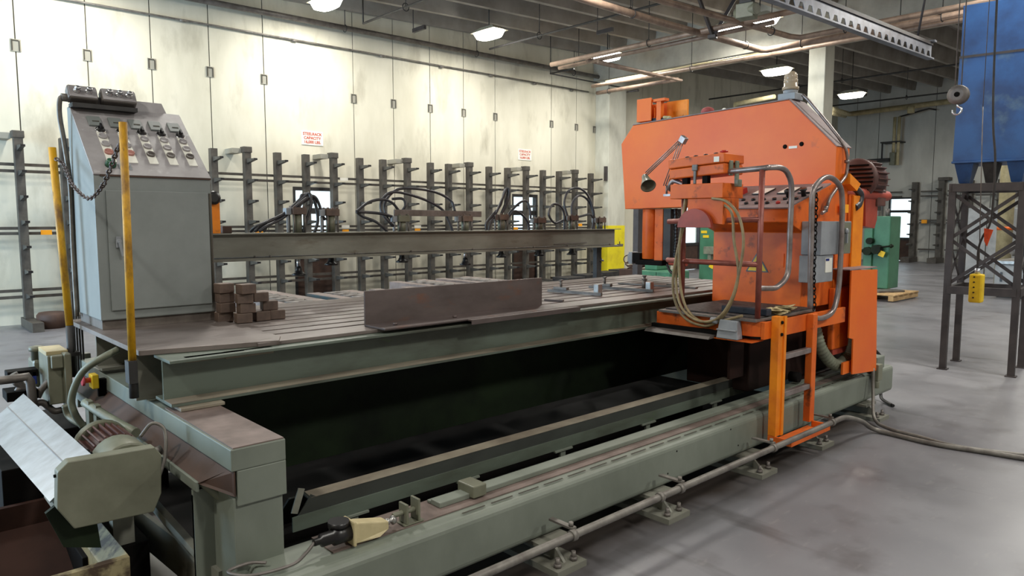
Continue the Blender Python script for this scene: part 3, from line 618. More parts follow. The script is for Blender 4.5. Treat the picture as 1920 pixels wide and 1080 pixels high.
mb = MB(); mb.box(PX1-.02, PX1+.04, 5.2, 5.24, 1.36, 1.38); mb.cyl((PX1+.0, 5.22, 1.37), (PX1+.0, 5.22, 1.41), .006, 8); mb.cyl((6.25, 5.34, 1.553), (6.25, 5.34, 1.61), .015, 8); sub(pb, 'end_bolt', mb, 'dull')
cyl_px = [(558, 389, 545, 517, 1), (620, 392, 620, 497, 1), (753, 404, 752, 492, 0), (872, 404, 867, 497, 1), (940, 402, 933, 483, 0), (1011, 408, 1008, 480, 0), (1072, 404, 1066, 478, 0), (1124, 408, 1119, 490, 1)]
CY = 5.34
for i, (cx, cy, fx, fy, lng) in enumerate(cyl_px):
    t_ = oy(cx, cy, CY); ft = oy(fx, fy, CY); x = oy(cx, 430, CY).x; zt = t_.z
    mb = MB(); mb.cyl((x, CY, 1.554), (x, CY, zt-.055), .036, 16); c = sub(pb, 'hydraulic_cylinder', mb, 'olive')
    mb = MB(); mb.box(x-.058, x+.058, CY-.05, CY+.05, zt-.055, zt)
    for dx in (-.04, .04): 
        for dy in (-.035, .035): mb.cyl((x+dx, CY+dy, zt), (x+dx, CY+dy, zt+.012), .011, 6)
    sub(c, 'cylinder_cap', mb, ['block', 'block', 'olive', 'block', 'block', 'block', 'brown', 'block'][i], .003)
    mb = MB()
    for dx in (-.046, .046): mb.cyl((x+dx, CY-.04, 1.554), (x+dx, CY-.04, zt-.055), .007, 8); mb.cyl((x+dx, CY+.04, 1.554), (x+dx, CY+.04, zt-.055), .007, 8)
    sub(c, 'tie_rod', mb, 'dull')
    fz = ft.z
    mb = MB(); mb.cyl((x, CY, fz+.06), (x, CY, 1.36), .015, 12); sub(c, 'piston_rod', mb, 'chrome')
    mb = MB(); mb.lathe((x, CY, fz), [(.055, 0), (.055, .012), (.038, .02), (.024, .045), (.024, .065), (.016, .07)], 18); sub(c, 'pressure_foot', mb, 'blackp')
    mb = MB(); mb.box(x-.105, x-.06, CY-.03, CY+.03, zt-.058, zt-.005); mb.cyl((x-.08, CY-.0, 1.554), (x-.08, CY, zt-.06), .011, 8); sub(c, 'port_block', mb, 'boxgrey' if i < 3 else 'dull', .003)
def hz(x): return 1.565
def hose(pts, label, r=.0125, Y=CY, m='hose', name='hydraulic_hose', group='hydraulic hoses over the press beam'):
    P = []
    for q in pts:
        yy = Y+(q[2] if len(q) > 2 else 0); P.append(oy(q[0], q[1], yy))
    o = MB().tube(P, r, 8).build(name, m); tag(o, label, 'hose', group); return o
hose([(470, 434, .05), (482, 424), (520, 408), (556, 388, .05), (566, 366, .05), (570, 372, .06), (556, 396, -.02)], 'thick black hose from behind the cabinet to the nearest cylinder')
hose([(478, 434), (490, 420), (530, 402), (560, 376, .04), (573, 364, .05), (588, 372, .02), (596, 410), (590, 436)], 'black hose looping down left of the second cylinder')
hose([(486, 434, -.03), (500, 424, -.03), (535, 405), (568, 372, .02), (580, 363), (583, 385, -.02), (572, 420, -.02), (569, 436, -.02)], 'dark hose hanging in front of the near rack door')
hose([(494, 434, .02), (505, 420, .02), (540, 398), (575, 372), (590, 369), (599, 385), (603, 402), (610, 412, 0)], 'black hose arching onto the port of the second cylinder')
hose([(480, 433, .08), (500, 418, .08), (538, 400, .08), (560, 385, .08), (580, 372, .08)], 'black hose lowest in the sloping bundle beside the cabinet')
hose([(668, 397, 0), (690, 380), (715, 374), (735, 380), (750, 398, 0)], 'hose curving from the pointed bend to the third cylinder')
hose([(668, 397, .02), (700, 399, .02), (722, 402), (738, 407, 0)], 'nearly straight hose into the third cylinder port')
hose([(668, 397, .03), (680, 406, .03), (705, 416), (722, 430), (728, 438)], 'hose drooping from the pointed bend to the beam')
hose([(738, 424, 0), (724, 410), (714, 392, .04), (718, 372, .05), (740, 360, .05), (790, 372, .05), (828, 392, .04), (842, 415, .02), (850, 436)], 'long hose arching from the third toward the fourth cylinder')
hose([(735, 424, .03), (725, 405, .03), (722, 380, .06), (740, 358, .08), (768, 353, .08), (815, 360, .08), (845, 376, .06), (853, 396, 0)], 'highest long hose sweeping over the flat steel bar')
hose([(752, 398, .02), (760, 385), (755, 373, .03), (735, 373, .05)], 'short hose loop above the third cylinder')
hose([(912, 432, 0), (912, 418), (922, 405), (938, 385, .03), (946, 358, .04), (952, 355, .04), (948, 380), (940, 400)], 'doubled hose standing up beside the fifth cylinder')
hose([(916, 434, -.02), (920, 416, -.02), (930, 400, 0), (942, 372, .02), (950, 354, .02), (955, 360, 0), (950, 384, 0), (938, 404)], 'second strand of the hose standing beside the fifth cylinder')
hose([(946, 415, 0), (956, 404), (965, 396), (978, 402), (990, 418), (992, 436)], 'low hose arch between fifth and sixth cylinder')
hose([(944, 418, .03), (955, 400, .03), (975, 380, .04), (988, 378, .04), (994, 395), (995, 410)], 'higher hose arch between fifth and sixth cylinder')
hose([(1055, 413, 0), (1040, 418), (1029, 402), (1036, 384, .03), (1050, 386), (1058, 402), (1058, 434)], 'round hose loop left of the seventh cylinder')
hose([(1064, 405, 0), (1058, 380, .03), (1066, 358, .05), (1085, 353, .05), (1102, 366, .04), (1112, 392, 0), (1114, 415)], 'largest round hose loop over the seventh cylinder')
hose([(1072, 405, .03), (1073, 382, .05), (1085, 367, .06), (1100, 373, .05), (1110, 392, .03), (1113, 410, 0), (1110, 434)], 'inner round hose loop over the seventh cylinder')
hose([(1080, 408, -.03), (1095, 404, -.03), (1106, 402, -.01), (1112, 408)], 'short straight hose near the last cylinder')
hose([(980, 438, .05), (1000, 436, .05)], 'hose end lying on the press beam top') if 0 else None
# flat bar lying across cylinder caps
a = oy(740, 403, 5.30); b = oy(906, 406, 5.33); mb = MB(); mb.bar((a.x, 5.31, a.z+.008), (b.x, 5.36, a.z+.001), .055, .012, up=(0, 1, 0)); o = mb.build('flat_bar', 'dull', bev=.002); o.location.z = .012; tag(o, 'wide flat steel bar resting across the cylinder tops', 'steel bar')
# yellow press upright and wooden box behind the cabinet
yp = thing('yellow_bracket', (1.86, 5.36, 1.553), 'yellow orange steel bracket with a black knob behind the cabinet', 'bracket')
a = oy(398, 430, 5.36); mb = MB(); mb.box(1.80, oy(411, 430, 5.36).x, 5.33, 5.39, 1.5535, 1.84); sub(yp, 'plate', mb, 'amber', .004)
k = oy(399, 371, 5.32); mb = MB(); mb.lathe((k.x, 5.33, k.z), [(.045, 0), (.05, .03), (.03, .04)], 14, (0, -1, 0)); sub(yp, 'knob', mb, 'blackp')
a = oy(414, 438, 5.44); b = oy(431, 424, 5.44); o = MB().box(a.x, b.x, 5.40, 5.48, 1.5535, b.z).build('wooden_box', 'brown', bev=.003); tag(o, 'small brown box on the press beam beside the yellow bracket', 'box')

# ================================================================== ROLLER CONVEYORS behind the table
def conveyor(x0, y1, lab, rail='grime', y0=4.86, w=.47):
    t = thing('roller_conveyor', (x0+w/2, (y0+y1)/2, 0), lab, 'roller conveyor', 'roller conveyors behind the table')
    for k, xx in enumerate((x0, x0+w-.12)):
        sub(t, 'side_rail', MB().box(xx, xx+.12, y0, y1, .90, .985), rail, .003)
        if rail != 'table': sub(t, 'rail_top', MB().box(xx+.002, xx+.118, y0, y1, .9855, .989), 'grime')
    y = y0+.12
    while y < y1-.06:
        sub(t, 'roller', MB().cyl((x0+.121, y, .958), (x0+w-.121, y, .958), .04, 14), 'dull'); y += .16
    for (yy) in (y0+.1, y1-.1):
        for xx in (x0, x0+w-.04): sub(t, 'leg', MB().box(xx, xx+.04, yy-.02, yy+.02, 0, .899), 'dark')
conveyor(2.42, 6.6, 'roller conveyor nearest the pile of steel blocks')
conveyor(3.02, 6.05, 'roller conveyor with blue-grey side rails behind the table', 'teal')
conveyor(3.64, 6.0, 'roller conveyor half hidden behind the tall angle iron', 'grime')
conveyor(4.26, 6.6, 'roller conveyor fourth from the cabinet', 'grime')
conveyor(4.88, 6.6, 'roller conveyor right of the tall angle iron, farthest from the cabinet', 'grime')

# ================================================================== CANTILEVER RACKS
def rack(x, first=False):
    t = thing('cantilever_rack', (x, 13.25, 0), '', 'storage rack', 'cantilever racks along the rear wall')
    sub(t, 'upright', MB().box(x-.06, x+.06, 13.13, 13.255, .14, 2.93), 'rack', .004)
    sub(t, 'foot', MB().box(x-.075, x+.075, 12.45, 13.42, 0, .14), 'rack', .004)
    for k in range(7):
        z = .5+.375*k
        mb = MB(); mb.prism([(x-.03, 13.129, z-.055), (x-.03, 13.129, z+.03), (x-.03, 12.82, z+.016), (x-.03, 12.82, z-.014)], (.06, 0, 0))
        a = sub(t, 'arm', mb, 'rackarm', .003)
        sub(a, 'arm_end_cap', MB().box(x-.031, x+.031, 12.79, 12.819, z-.015, z+.019), 'blackp')
    return t
RX = [1.95, 2.55, 4.86, 5.47, 6.06, 6.64, 7.24, 7.84, 8.40, 9.02, 9.64, 10.15, 10.76, 11.37, 11.97, 12.6, 13.2, 13.8, 14.42, 15.06]
proto = rack(RX[0]); tall = {0, 3, 6, 9, 12, 15, 18}
for i, x in enumerate(RX):
    t = proto if i == 0 else copy_tree(proto); t.location.x = x
    t['label'] = f'grey steel cantilever rack upright with seven arms, {ORD[i]} from the left along the rear wall'
for i, x in enumerate(RX):      # cap and wall tie on every third one, rail links to the next upright
    t = [o for o in COL.objects if o.name.startswith('cantilever_rack') and abs(o.location.x-x) < .01][0]
    if i in tall:
        mb = MB(); mb.box(x-.08, x+.08, 13.12, 13.30, 2.89, 3.0); tie = sub(t, 'wall_tie', mb, 'rack', .01)
        mb = MB(); mb.box(x-.24, x-.08, 13.25, WY-.001, 2.88, 2.97); sub(tie, 'tie_plate', mb, 'trimw')
    if i+1 < len(RX):
        xn = RX[i+1]
        for z in (2.50, 2.40, 1.53, 1.45, .57, .47):
            sub(t, 'link_rail', MB().box(x+.001, xn-.001, 13.256, 13.29, z-.025, z+.02), 'rack')
mb = MB()
t = proto
for z in (2.50, 2.40, 1.53, 1.45, .57, .47): sub(t, 'link_rail', MB().box(.4, RX[0]-.001, 13.256, 13.29, z-.025, z+.02), 'rack')
t = [o for o in COL.objects if o.name.startswith('cantilever_rack') and abs(o.location.x-RX[0]) < .01][0]
# tags on the rails
for i, (px, py) in enumerate([(87, 436), (486, 433), (648, 434), (783, 432), (967, 429), (1088, 422)]):
    q = oy(px, py, 13.25); o = MB().box(q.x-.075, q.x+.075, 13.247, 13.2555, q.z-.035, q.z+.04).build('rack_tag', 'tag'); tag(o, f'orange identification tag on the rack rail, {ORD[i]} from the left', 'tag', 'orange rack tags')
for i, (px, py, lab) in enumerate([(645, 336, 'white paper label on the upper rack rail'), (648, 425, 'white paper label just above an orange tag, near the second door glass'), (783, 425, 'white paper label just above an orange tag, over the press beam middle')]):
    q = oy(px, py, 13.25); o = MB().box(q.x-.09, q.x+.09, 13.247, 13.2555, q.z-.03, q.z+.03).build('paper_label', 'white'); tag(o, lab, 'label')
# red-brown drum and steel stock at the rack foot
o = MB().lathe((2.2, 12.9, 0), [(.2, 0), (.2, .2), (.17, .24)], 18).build('steel_drum', 'brown'); tag(o, 'small dark drum at the foot of the second rack', 'drum')
for i, x in enumerate([13.1, 13.85, 14.55, 15.25]):
    o = MB().box(x-.32, x+.32, 11.9+.05*i, 12.42, 0, .25+.03*i).build('steel_stock', 'dark', bev=.01); tag(o, f'low dark stack of steel stock in front of the far racks, {ORD[i]} from the left', 'steel stock', 'steel stock in front of the racks')
# far-wall racks
def frack(y, lab, h=3.15, tie=False):
    t = thing('cantilever_rack', (FX-.25, y, 0), lab, 'storage rack', 'cantilever racks on the far wall')
    sub(t, 'upright', MB().box(FX-.42, FX-.16, y-.1, y+.1, .2, h), 'rack', .004)
    sub(t, 'foot', MB().box(FX-1.1, FX-.16, y-.16, y+.16, 0, .2), 'rack', .004)
    for z in [.7, 1.1, 1.5, 1.95, 2.4, 2.85]:
        sub(t, 'arm', MB().prism([(FX-.421, y-.03, z-.06), (FX-.421, y-.03, z+.03), (FX-.95, y-.03, z+.02), (FX-.95, y-.03, z-.02)], (0, .06, 0)), 'rackarm')
    if tie: sub(t, 'wall_tie', MB().box(FX-.45, FX-.01, y-.25, y+.12, h-.02, h+.1), 'rack')
    for z in (2.78, 2.6, 1.65, 1.55, .5):
        sub(t, 'link_rail', MB().box(FX-.22, FX-.18, y-.80, y-.17, z-.03, z+.03), 'rack')
frack(11.62, 'far-wall cantilever rack left of the far glazed door'); frack(10.30, 'far-wall cantilever rack right beside the far glazed door'); frack(9.35, 'far-wall cantilever rack with a wall tie, right of the far door', 3.2, True)
frack(8.4, 'far-wall cantilever rack behind the tower legs'); frack(7.4, 'far-wall cantilever rack seen through the tower bracing'); frack(6.4, 'far-wall cantilever rack at the right end of the picture')
q = ox(1777, 399, FX-.23) if 0 else ox(1733, 416, FX-.23)
o = MB().box(FX-.245, FX-.221, q.y-.1, q.y+.1, q.z-.06, q.z+.08).build('rack_tag', 'tag'); tag(o, 'orange tag on the far-wall rack rail', 'tag')

# ================================================================== ORANGE SAW GANTRY
gs = thing('saw_gantry', (5.9, 2.9, .37), 'large orange C-frame saw gantry with operator platform, ladder and control console', 'saw gantry')
AX0, AX1 = 5.70, 5.94
out = [(2.862, 2.628), (4.452, 2.574), (4.595, 2.405), (4.536, 1.761), (3.60, 1.775), (2.62, 1.775), (2.62, 1.60), (2.461, 1.60), (2.461, 2.221)]
mb = MB(); mb.prism([(AX0, a, b) for a, b in out], (AX1-AX0, 0, 0)); arm = sub(gs, 'arm', mb, 'orange', .004, label='huge orange plate-sided overhead arm')
mb = MB()
for (a, b) in [(out[0], out[1]), (out[8], out[0])]:
    dv = Vector((0, b[0]-a[0], b[1]-a[1])).normalized(); nv = Vector((0, -dv.z, dv.y)); nv = nv if nv.z > 0 else -nv
    P = [Vector((AX0-.006, a[0], a[1])), Vector((AX0-.006, b[0], b[1])), Vector((AX1+.02, b[0], b[1])), Vector((AX1+.02, a[0], a[1]))]
    mb.prism([q+nv*.001 for q in P], nv*.009)
sub(arm, 'top_cover', mb, 'edge')
for (px, py) in [(1472, 275), (1503, 270)]:
    q = ox(px, py, AX0); sub(arm, 'bolt_hole', MB().lathe((AX0-.001, q.y, q.z), [(.018, 0), (.018, .003), (.008, .006)], 14, (-1, 0, 0)), 'oil')
q = ox(1487, 276, AX0); sub(arm, 'name_strip', MB().box(AX0-.004, AX0-.0005, q.y-.035, q.y+.035, q.z-.010, q.z+.010), 'white')
# box on top of the arm over the saw head
mb = MB(); mb.box(5.70, 5.712, 4.24, 4.41, 2.60, 2.815); mb.box(5.712, 5.94, 4.40, 4.412, 2.60, 2.815); mb.box(5.928, 5.94, 3.98, 4.41, 2.60, 2.79); tb2 = sub(gs, 'top_guard', mb, 'orange', .002)
mb = MB(); mb.box(5.90, 5.925, 3.97, 4.20, 2.60, 2.79); sub(tb2, 'guard_plate', mb, 'amber')
mb = MB(); mb.box(5.73, 5.78, 4.15, 4.20, 2.60, 2.79); mb.box(5.72, 5.79, 4.10, 4.25, 2.775, 2.80); mb.cyl((5.74, 4.225, 2.6), (5.74, 4.225, 2.72), .006, 8); sub(tb2, 'inner_post', mb, 'orange')
# column under the arm
mb = MB(); mb.box(5.72, 6.12, 2.45, 3.15, .62, 1.598); mb.box(5.955, 6.12, 2.45, 3.15, 1.598, 1.86); col = sub(gs, 'column', mb, 'orange2', .006)
mb = MB(); mb.box(5.99, 6.19, 2.43, 2.449, 1.1, 1.85); mb.box(6.121, 6.19, 2.449, 2.7, 1.1, 1.85); sub(col, 'column_channel', mb, 'amber', .004)
mb = MB(); mb.box(5.63, 5.98, 2.40, 2.449, .63, 1.12); sub(gs, 'lower_casing', mb, 'orange2', .012)
mb = MB(); mb.box(5.66, 5.96, 2.41, 2.449, .585, .63); sub(gs, 'casing_foot', mb, 'redor')
mb = MB(); mb.box(4.75, 6.4, 2.62, 3.15, .40, .95); mb.box(5.5, 6.38, 2.58, 3.0, .372, .4); sub(gs, 'carriage', mb, 'carr', .01, label='dark brown carriage riding on the rail')
for wx in (5.3, 6.25):
    mb = MB(); mb.cyl((wx, 2.5, .445), (wx, 2.575, .445), .04, 18); sub(gs, 'carriage_wheel', mb, 'oil')
mb = MB(); mb.box(4.42, 4.60, 2.58, 2.6, .55, .88); sub(gs, 'hanging_plate', mb, 'carr')
# guard panel at the right
PY = 2.30
gp = [(5.65, 1.275), (6.19, 1.257), (6.265, .391), (5.785, .431), (5.70, .735), (5.64, .735)]
gp = [(a.x, a.z) for a in [oy(1597, 507, PY), oy(1645, 505, PY), oy(1643, 695, PY), oy(1598, 702, PY), oy(1600, 636, PY), oy(1592, 634, PY)]]
mb = MB(); mb.prism([(a, PY, b) for a, b in gp], (0, .012, 0)); gpo = sub(gs, 'guard_panel', mb, 'orange', .001, label='flat bright orange guard panel')
mb = MB(); mb.box(gp[0][0]-.03, gp[1][0], PY, 2.449, gp[0][1], gp[0][1]+.008); mb.box(gp[2][0]-.03, gp[1][0]-.01, PY+.012, 2.449, .45, 1.24); sub(gpo, 'panel_return', mb, 'edge')
mb = MB(); a = oy(1580, 703, 2.33); b = oy(1599, 675, 2.33); mb.box(a.x, b.x, 2.33, 2.345, a.z, b.z); sub(gs, 'lower_guard_strip', mb, 'orange')
# flexible duct
mb = MB(); pts = [Vector((5.60, 2.55, .82)), Vector((5.72, 2.50, .66)), Vector((5.86, 2.46, .52)), Vector((6.02, 2.44, .485)), Vector((6.15, 2.44, .56)), Vector((6.18, 2.44, .70)), Vector((6.12, 2.47, .85))]
pts = [oy(1527, 612, 2.47), oy(1540, 655, 2.43), oy(1562, 682, 2.41), oy(1580, 680, 2.40), oy(1592, 655, 2.40), oy(1593, 625, 2.41), oy(1588, 600, 2.43)]
mb.tube(pts, lambda t: .045+.0035*math.sin(t*260), 14, sub=24); sub(gs, 'flexible_duct', mb, 'duct')
# electrical boxes on the column side
def ebox(name, px0, py0, px1, py1, Y, dep, m, lab=None):
    a = oy(px0, py0, Y); b = oy(px1, py1, Y); return sub(gs, name, MB().box(a.x, b.x, Y, Y+dep, b.z, a.z), m, .005, label=lab)
eb = ebox('electrical_box', 1541, 415, 1594, 475, 2.30, .148, 'boxgrey', 'grey disconnect box')
a = oy(1579, 417, 2.296); b = oy(1593, 474, 2.296); sub(eb, 'switch_plate', MB().box(a.x, b.x, 2.292, 2.2995, b.z, a.z), 'olive')
q = oy(1586, 438, 2.29); sub(eb, 'switch_lever', MB().lathe((q.x, 2.2915, q.z+.02), [(.022, 0), (.022, .01), (.012, .02)], 14, (0, -1, 0)).box(q.x-.01, q.x+.01, 2.275, 2.2915, q.z-.07, q.z), 'boxgrey')
eb2 = ebox('electrical_box', 1529, 480, 1561, 527, 2.31, .12, 'boxgrey', 'smaller grey box with a white and blue label')
a = oy(1548, 484, 2.307); b = oy(1559, 510, 2.307); lb = sub(eb2, 'label_sticker', MB().box(a.x, b.x, 2.305, 2.3095, b.z, a.z), 'white')
a = oy(1549, 485, 2.3035); b = oy(1555, 489, 2.3035); sub(lb, 'label_mark', MB().box(a.x, b.x, 2.3035, 2.3045, b.z, a.z), 'bluep')
# ---- console
CX, CY0, CY1 = 5.17, 2.45, 3.20
pr = [(CX, .99), (CX, 1.56), (4.93, 1.635), (4.93, 1.735), (5.62, 1.93), (5.695, 1.93), (5.695, .99)]
mb = MB(); mb.prism([(a, CY0, b) for a, b in pr], (0, CY1-CY0, 0)); cs = sub(gs, 'control_console', mb, 'orange2', .006, label='orange operator console with a dark sloping top')
tv = Vector((.69, 0, .195)).normalized(); nv = Vector((-tv.z, 0, tv.x))
def cp(u, v, h=0): return Vector((4.93, CY0+u, 1.735))+tv*v+nv*(h+.001)
mb = MB(); mb.hexa([cp(0, -.01), cp(0, .70), cp(CY1-CY0, .70), cp(CY1-CY0, -.01)], [cp(0, -.01, .01), cp(0, .70, .01), cp(CY1-CY0, .70, .01), cp(CY1-CY0, -.01, .01)])
ctop = sub(cs, 'console_top', mb, 'edge')
RC = Matrix((Vector((0, 1, 0)), -tv, nv)).transposed(); RC = Matrix((Vector((0, -1, 0)), tv, nv)).transposed()
for u in (.10, .25, .40, .62) :
    for i_ in [0]:
        if u == .62: continue
    pass
for u, m_ in [(.22, 'meter'), (.43, 'meter'), (.055, 'panel')]:
    f = sub(ctop, 'meter_frame', MB().obox(cp(u, .46, .018), (.118, .175, .008), RC), 'blackp', .002)
    sub(f, 'meter_face', MB().obox(cp(u, .46, .023), (.106, .160, .003), RC), m_)
for r_, v in enumerate([.10, .21]):
    for k in range(8):
        u = .045+k*.085
        c = cp(u, v, .010); sub(ctop, 'push_button', MB().lathe(c, [(.016, 0), (.016, .016), (.012, .018)], 12, nv), 'redbtn' if (k, r_) == (1, 0) else 'blackp')
c = cp(.13, .27, .01); sub(ctop, 'selector_knob', MB().lathe(c, [(.02, 0), (.02, .03), (.03, .034), (.03, .06), (.012, .07)], 14, nv), 'blackp')
c = cp(.63, .40, .03); sub(ctop, 'red_lamp_block', MB().obox(c, (.10, .16, .045), RC), 'redbtn', .004)
c = cp(.03, .30, .01); sub(ctop, 'toggle', MB().lathe(c, [(.018, 0), (.018, .04), (.026, .045), (.026, .06)], 12, nv), 'blackp')
# warning triangle on the console front
q = ox(1420, 496, CX); tri = [(q.y+.085, q.z-.052), (q.y-.085, q.z-.052), (q.y, q.z+.088)]
def tr_(k, x): 
    cy = q.y; cz = q.z-.01; return [(x, cy+(a-cy)*k, cz+(b-cz)*k) for a, b in tri]
ws = sub(cs, 'warning_sign', MB().prism(tr_(1.12, CX-.003), (.0025, 0, 0)), 'blackp', label='yellow warning triangle with a black lightning bolt')
wy = sub(ws, 'yellow_field', MB().prism(tr_(.92, CX-.0045), (.0015, 0, 0)), 'yplas')
mb = MB(); y0 = q.y; z0 = q.z-.012
mb.prism([(CX-.006, y0+.004, z0+.05), (CX-.006, y0+.016, z0+.005), (CX-.006, y0+.003, z0+.006), (CX-.006, y0-.002, z0-.035), (CX-.006, y0-.012, z0+.016), (CX-.006, y0+.0, z0+.016)], (.0015, 0, 0)); sub(ws, 'lightning_symbol', mb, 'blackp')
q = ox(1495, 489, CX-.001) if 0 else ox(1468, 488, CX)
sub(cs, 'key_lock', MB().box(CX-.008, CX-.0005, q.y-.01, q.y+.01, q.z-.05, q.z+.05), 'orange2'); 
q = oy(1549, 440, CY0)
a = oy(1526, 416, CY0-.001); b = oy(1541, 452, CY0-.001); sub(cs, 'instruction_label', MB().box(a.x, b.x, CY0-.003, CY0-.0005, b.z, a.z), 'ylabel', label='yellow instruction label with dark lines')
mb = MB()
for k in range(7):
    zz = a.z-(a.z-b.z)*(k+.8)/8; mb.box(a.x+.01, b.x-.01, CY0-.0036, CY0-.0031, zz-.003, zz+.003)
sub(cs, 'printed_lines', mb, 'oil')
a = oy(1573, 383, 2.448); b = oy(1588, 399, 2.448); sub(gs, 'orange_sticker', MB().box(a.x, b.x, 2.436, 2.4405, b.z, a.z), 'tag')
# conduit down the arm edge
mb = MB(); mb.tube([Vector((5.80, 2.80, 2.67)), Vector((5.80, 2.72, 2.585)), Vector((5.80, 2.48, 2.285)), oy(1588, 290, 2.43), oy(1587, 325, 2.43), oy(1575, 345, 2.42), oy(1556, 372, 2.41), oy(1549, 393, 2.41), oy(1541, 400, 2.41)], .013, 10)
mb.lathe(oy(1548, 392, 2.41), [(.018, -.02), (.018, .02)], 10, (-.3, 0, -1)); mb.lathe(oy(1588, 303, 2.43), [(.019, -.012), (.019, .012)], 10, (0, 0, 1)); sub(gs, 'wiring_conduit', mb, 'railst')
# beacon
bc = Vector((5.82, 2.90, 2.637)); bc.x = 5.80
mb = MB(); mb.box(5.73, 5.87, 2.83, 2.98, 2.634, 2.69); mb.lathe((5.80, 2.905, 2.69), [(.058, 0), (.058, .03)], 18); bk = sub(gs, 'beacon_base', mb, 'boxgrey', .004)
mb = MB(); mb.lathe((5.80, 2.905, 2.72), [(.066, 0), (.066, .025), (.056, .03), (.056, .055), (.053, .057), (.055, .06), (.055, .085), (.052, .087), (.053, .09), (.052, .115), (.046, .135), (.030, .15), (.006, .155)], 22); sub(bk, 'beacon_dome', mb, 'beaconglass')
mb = MB(); mb.lathe((5.80, 2.905, 2.725), [(.03, 0), (.03, .06), (.02, .09)], 12); sub(bk, 'beacon_reflector', mb, 'olive')
# motor behind the column
mc = Vector((6.75, 2.83, 2.03)); a = oy(1608, 336, 2.7); mc = Vector((a.x+.12, 2.7, a.z))
mb = MB(); mb.cyl(mc-Vector((.12, 0, 0)), mc+Vector((.18, 0, 0)), .155, 24); mt = sub(gs, 'drive_motor', mb, 'motor', .006)
mb = MB()
for k in range(20):
    t = 2*math.pi*k/20; mb.obox(mc+Vector((.02, math.cos(t)*.165, math.sin(t)*.165)), (.26, .008, .035), (t+math.pi/2, 0, 0))
sub(mt, 'cooling_fin', mb, 'motor')
mb = MB()
for k in range(7): zz = -.11+.037*k; hw_ = math.sqrt(.165**2-zz*zz)*.95; mb.box(mc.x-.182, mc.x-.172, mc.y-hw_, mc.y+hw_, mc.z+zz, mc.z+zz+.014)
sub(mt, 'louvre', mb, 'oil')

mb = MB(); mb.lathe(mc+Vector((-.12, 0, 0)), [(.185, .0), (.185, -.03), (.16, -.05), (.08, -.052)], 24, (1, 0, 0)); mb.box(mc.x+.05, mc.x+.24, mc.y-.12, mc.y+.17, mc.z-.24, mc.z+.08); sub(mt, 'end_shield', mb, 'motor', .01)
a = oy(1600, 362, 2.62); mb = MB(); mb.tube([(6.19, 2.62, a.z), (a.x+.1, 2.62, a.z), (a.x+.75, 2.62, a.z-.01), (a.x+.80, 2.62, a.z-.01)], lambda t: .047 if t < .97 else .03, 14, smooth=False); sub(gs, 'red_crossbar', mb, 'redor')
a = oy(1614, 372, 2.64); b = oy(1635, 428, 2.64); mb = MB(); mb.prism([(a.x, 2.6, a.z), (b.x, 2.6, a.z), (b.x, 2.6, b.z+.08), (b.x-.05, 2.6, b.z), (a.x+.03, 2.6, b.z+.02)], (0, .12, 0)); sub(gs, 'motor_bracket', mb, 'redor')
a = oy(1593, 330, 2.45); mb = MB(); mb.prism([oy(1594, 325, 2.40), oy(1614, 345, 2.40), oy(1607, 358, 2.40), oy(1594, 345, 2.40)], (0, .2, 0)); sub(gs, 'motor_hood', mb, 'amber')
mb = MB(); mb.tube([oy(1603, 352, 2.44), oy(1613, 365, 2.44), oy(1610, 382, 2.44), oy(1602, 390, 2.44)], .03, 10); sub(gs, 'motor_cable', mb, 'hose')
# saw head under the far end of the arm
a = ox(1208, 395, 5.72); 
mb = MB(); mb.cyl((5.80, 4.30, 1.27), (5.80, 4.30, 1.76), .075, 18); mb.box(5.76, 5.88, 4.12, 4.22, 1.25, 1.76); hd = sub(gs, 'saw_head', mb, 'orange2', .006)
mb = MB(); mb.box(5.74, 5.92, 4.02, 4.1, 1.27, 1.758); sub(hd, 'head_guide', mb, 'dark')
mb = MB(); mb.box(5.70, 5.9, 4.08, 4.40, 1.215, 1.262); mb.box(5.72, 5.88, 4.36, 4.45, 1.23, 1.33); sub(hd, 'tool_block', mb, 'oil', .006)
mb = MB(); mb.box(5.72, 5.82, 4.455, 4.50, 1.215, 1.335); mb.box(5.74, 5.80, 4.50, 4.53, 1.235, 1.315); sub(hd, 'connector_box', mb, 'boxgrey', .004)
mb = MB(); mb.tube([(5.78, 3.995, 1.76), (5.79, 3.985, 1.5), (5.78, 3.99, 1.30)], lambda t: .02+.005*math.sin(t*90), 10, sub=20); sub(hd, 'ribbed_cable', mb, 'blackp')
mb = MB(); mb.tube([(5.74, 4.05, 1.23), (5.72, 3.99, 1.16), (5.72, 3.90, 1.15), (5.72, 3.87, 1.22)], .013, 8); sub(hd, 'coolant_hose', mb, 'blackp')
mb = MB(); mb.cyl((5.74, 4.02, 1.245), (5.74, 3.83, 1.245), .024, 12); sub(hd, 'red_handle', mb, 'redor')
# ---- platform
PLZ = .985
pts = [(4.33, 3.14), (5.168, 3.14), (5.168, 2.30), (4.36, 2.30)]
mb = MB(); mb.box(4.335, 4.355, 2.38, 3.14, .885, .984); mb.box(4.355, 5.60, 2.30, 2.325, .87, .984); mb.box(4.355, 5.165, 3.12, 3.14, .885, .984); mb.box(5.15, 5.165, 2.325, 3.12, .885, .984)
mb.prism([(4.335, 2.38, .885), (4.355, 2.38, .885), (4.42, 2.325, .885), (4.40, 2.30, .885), (4.37, 2.31, .885)], (0, 0, .099))
pf = sub(gs, 'platform_frame', mb, 'orange2', .002, label='orange platform frame the operator stands on')
mb = MB(); mb.box(4.30, 5.165, 2.335, 3.10, .986, 1.003); sub(pf, 'platform_edge', mb, 'dull', .002)
mb = MB(); mb.box(4.36, 5.16, 2.36, 3.08, 1.004, 1.012); sub(pf, 'rubber_mat', mb, 'mat')
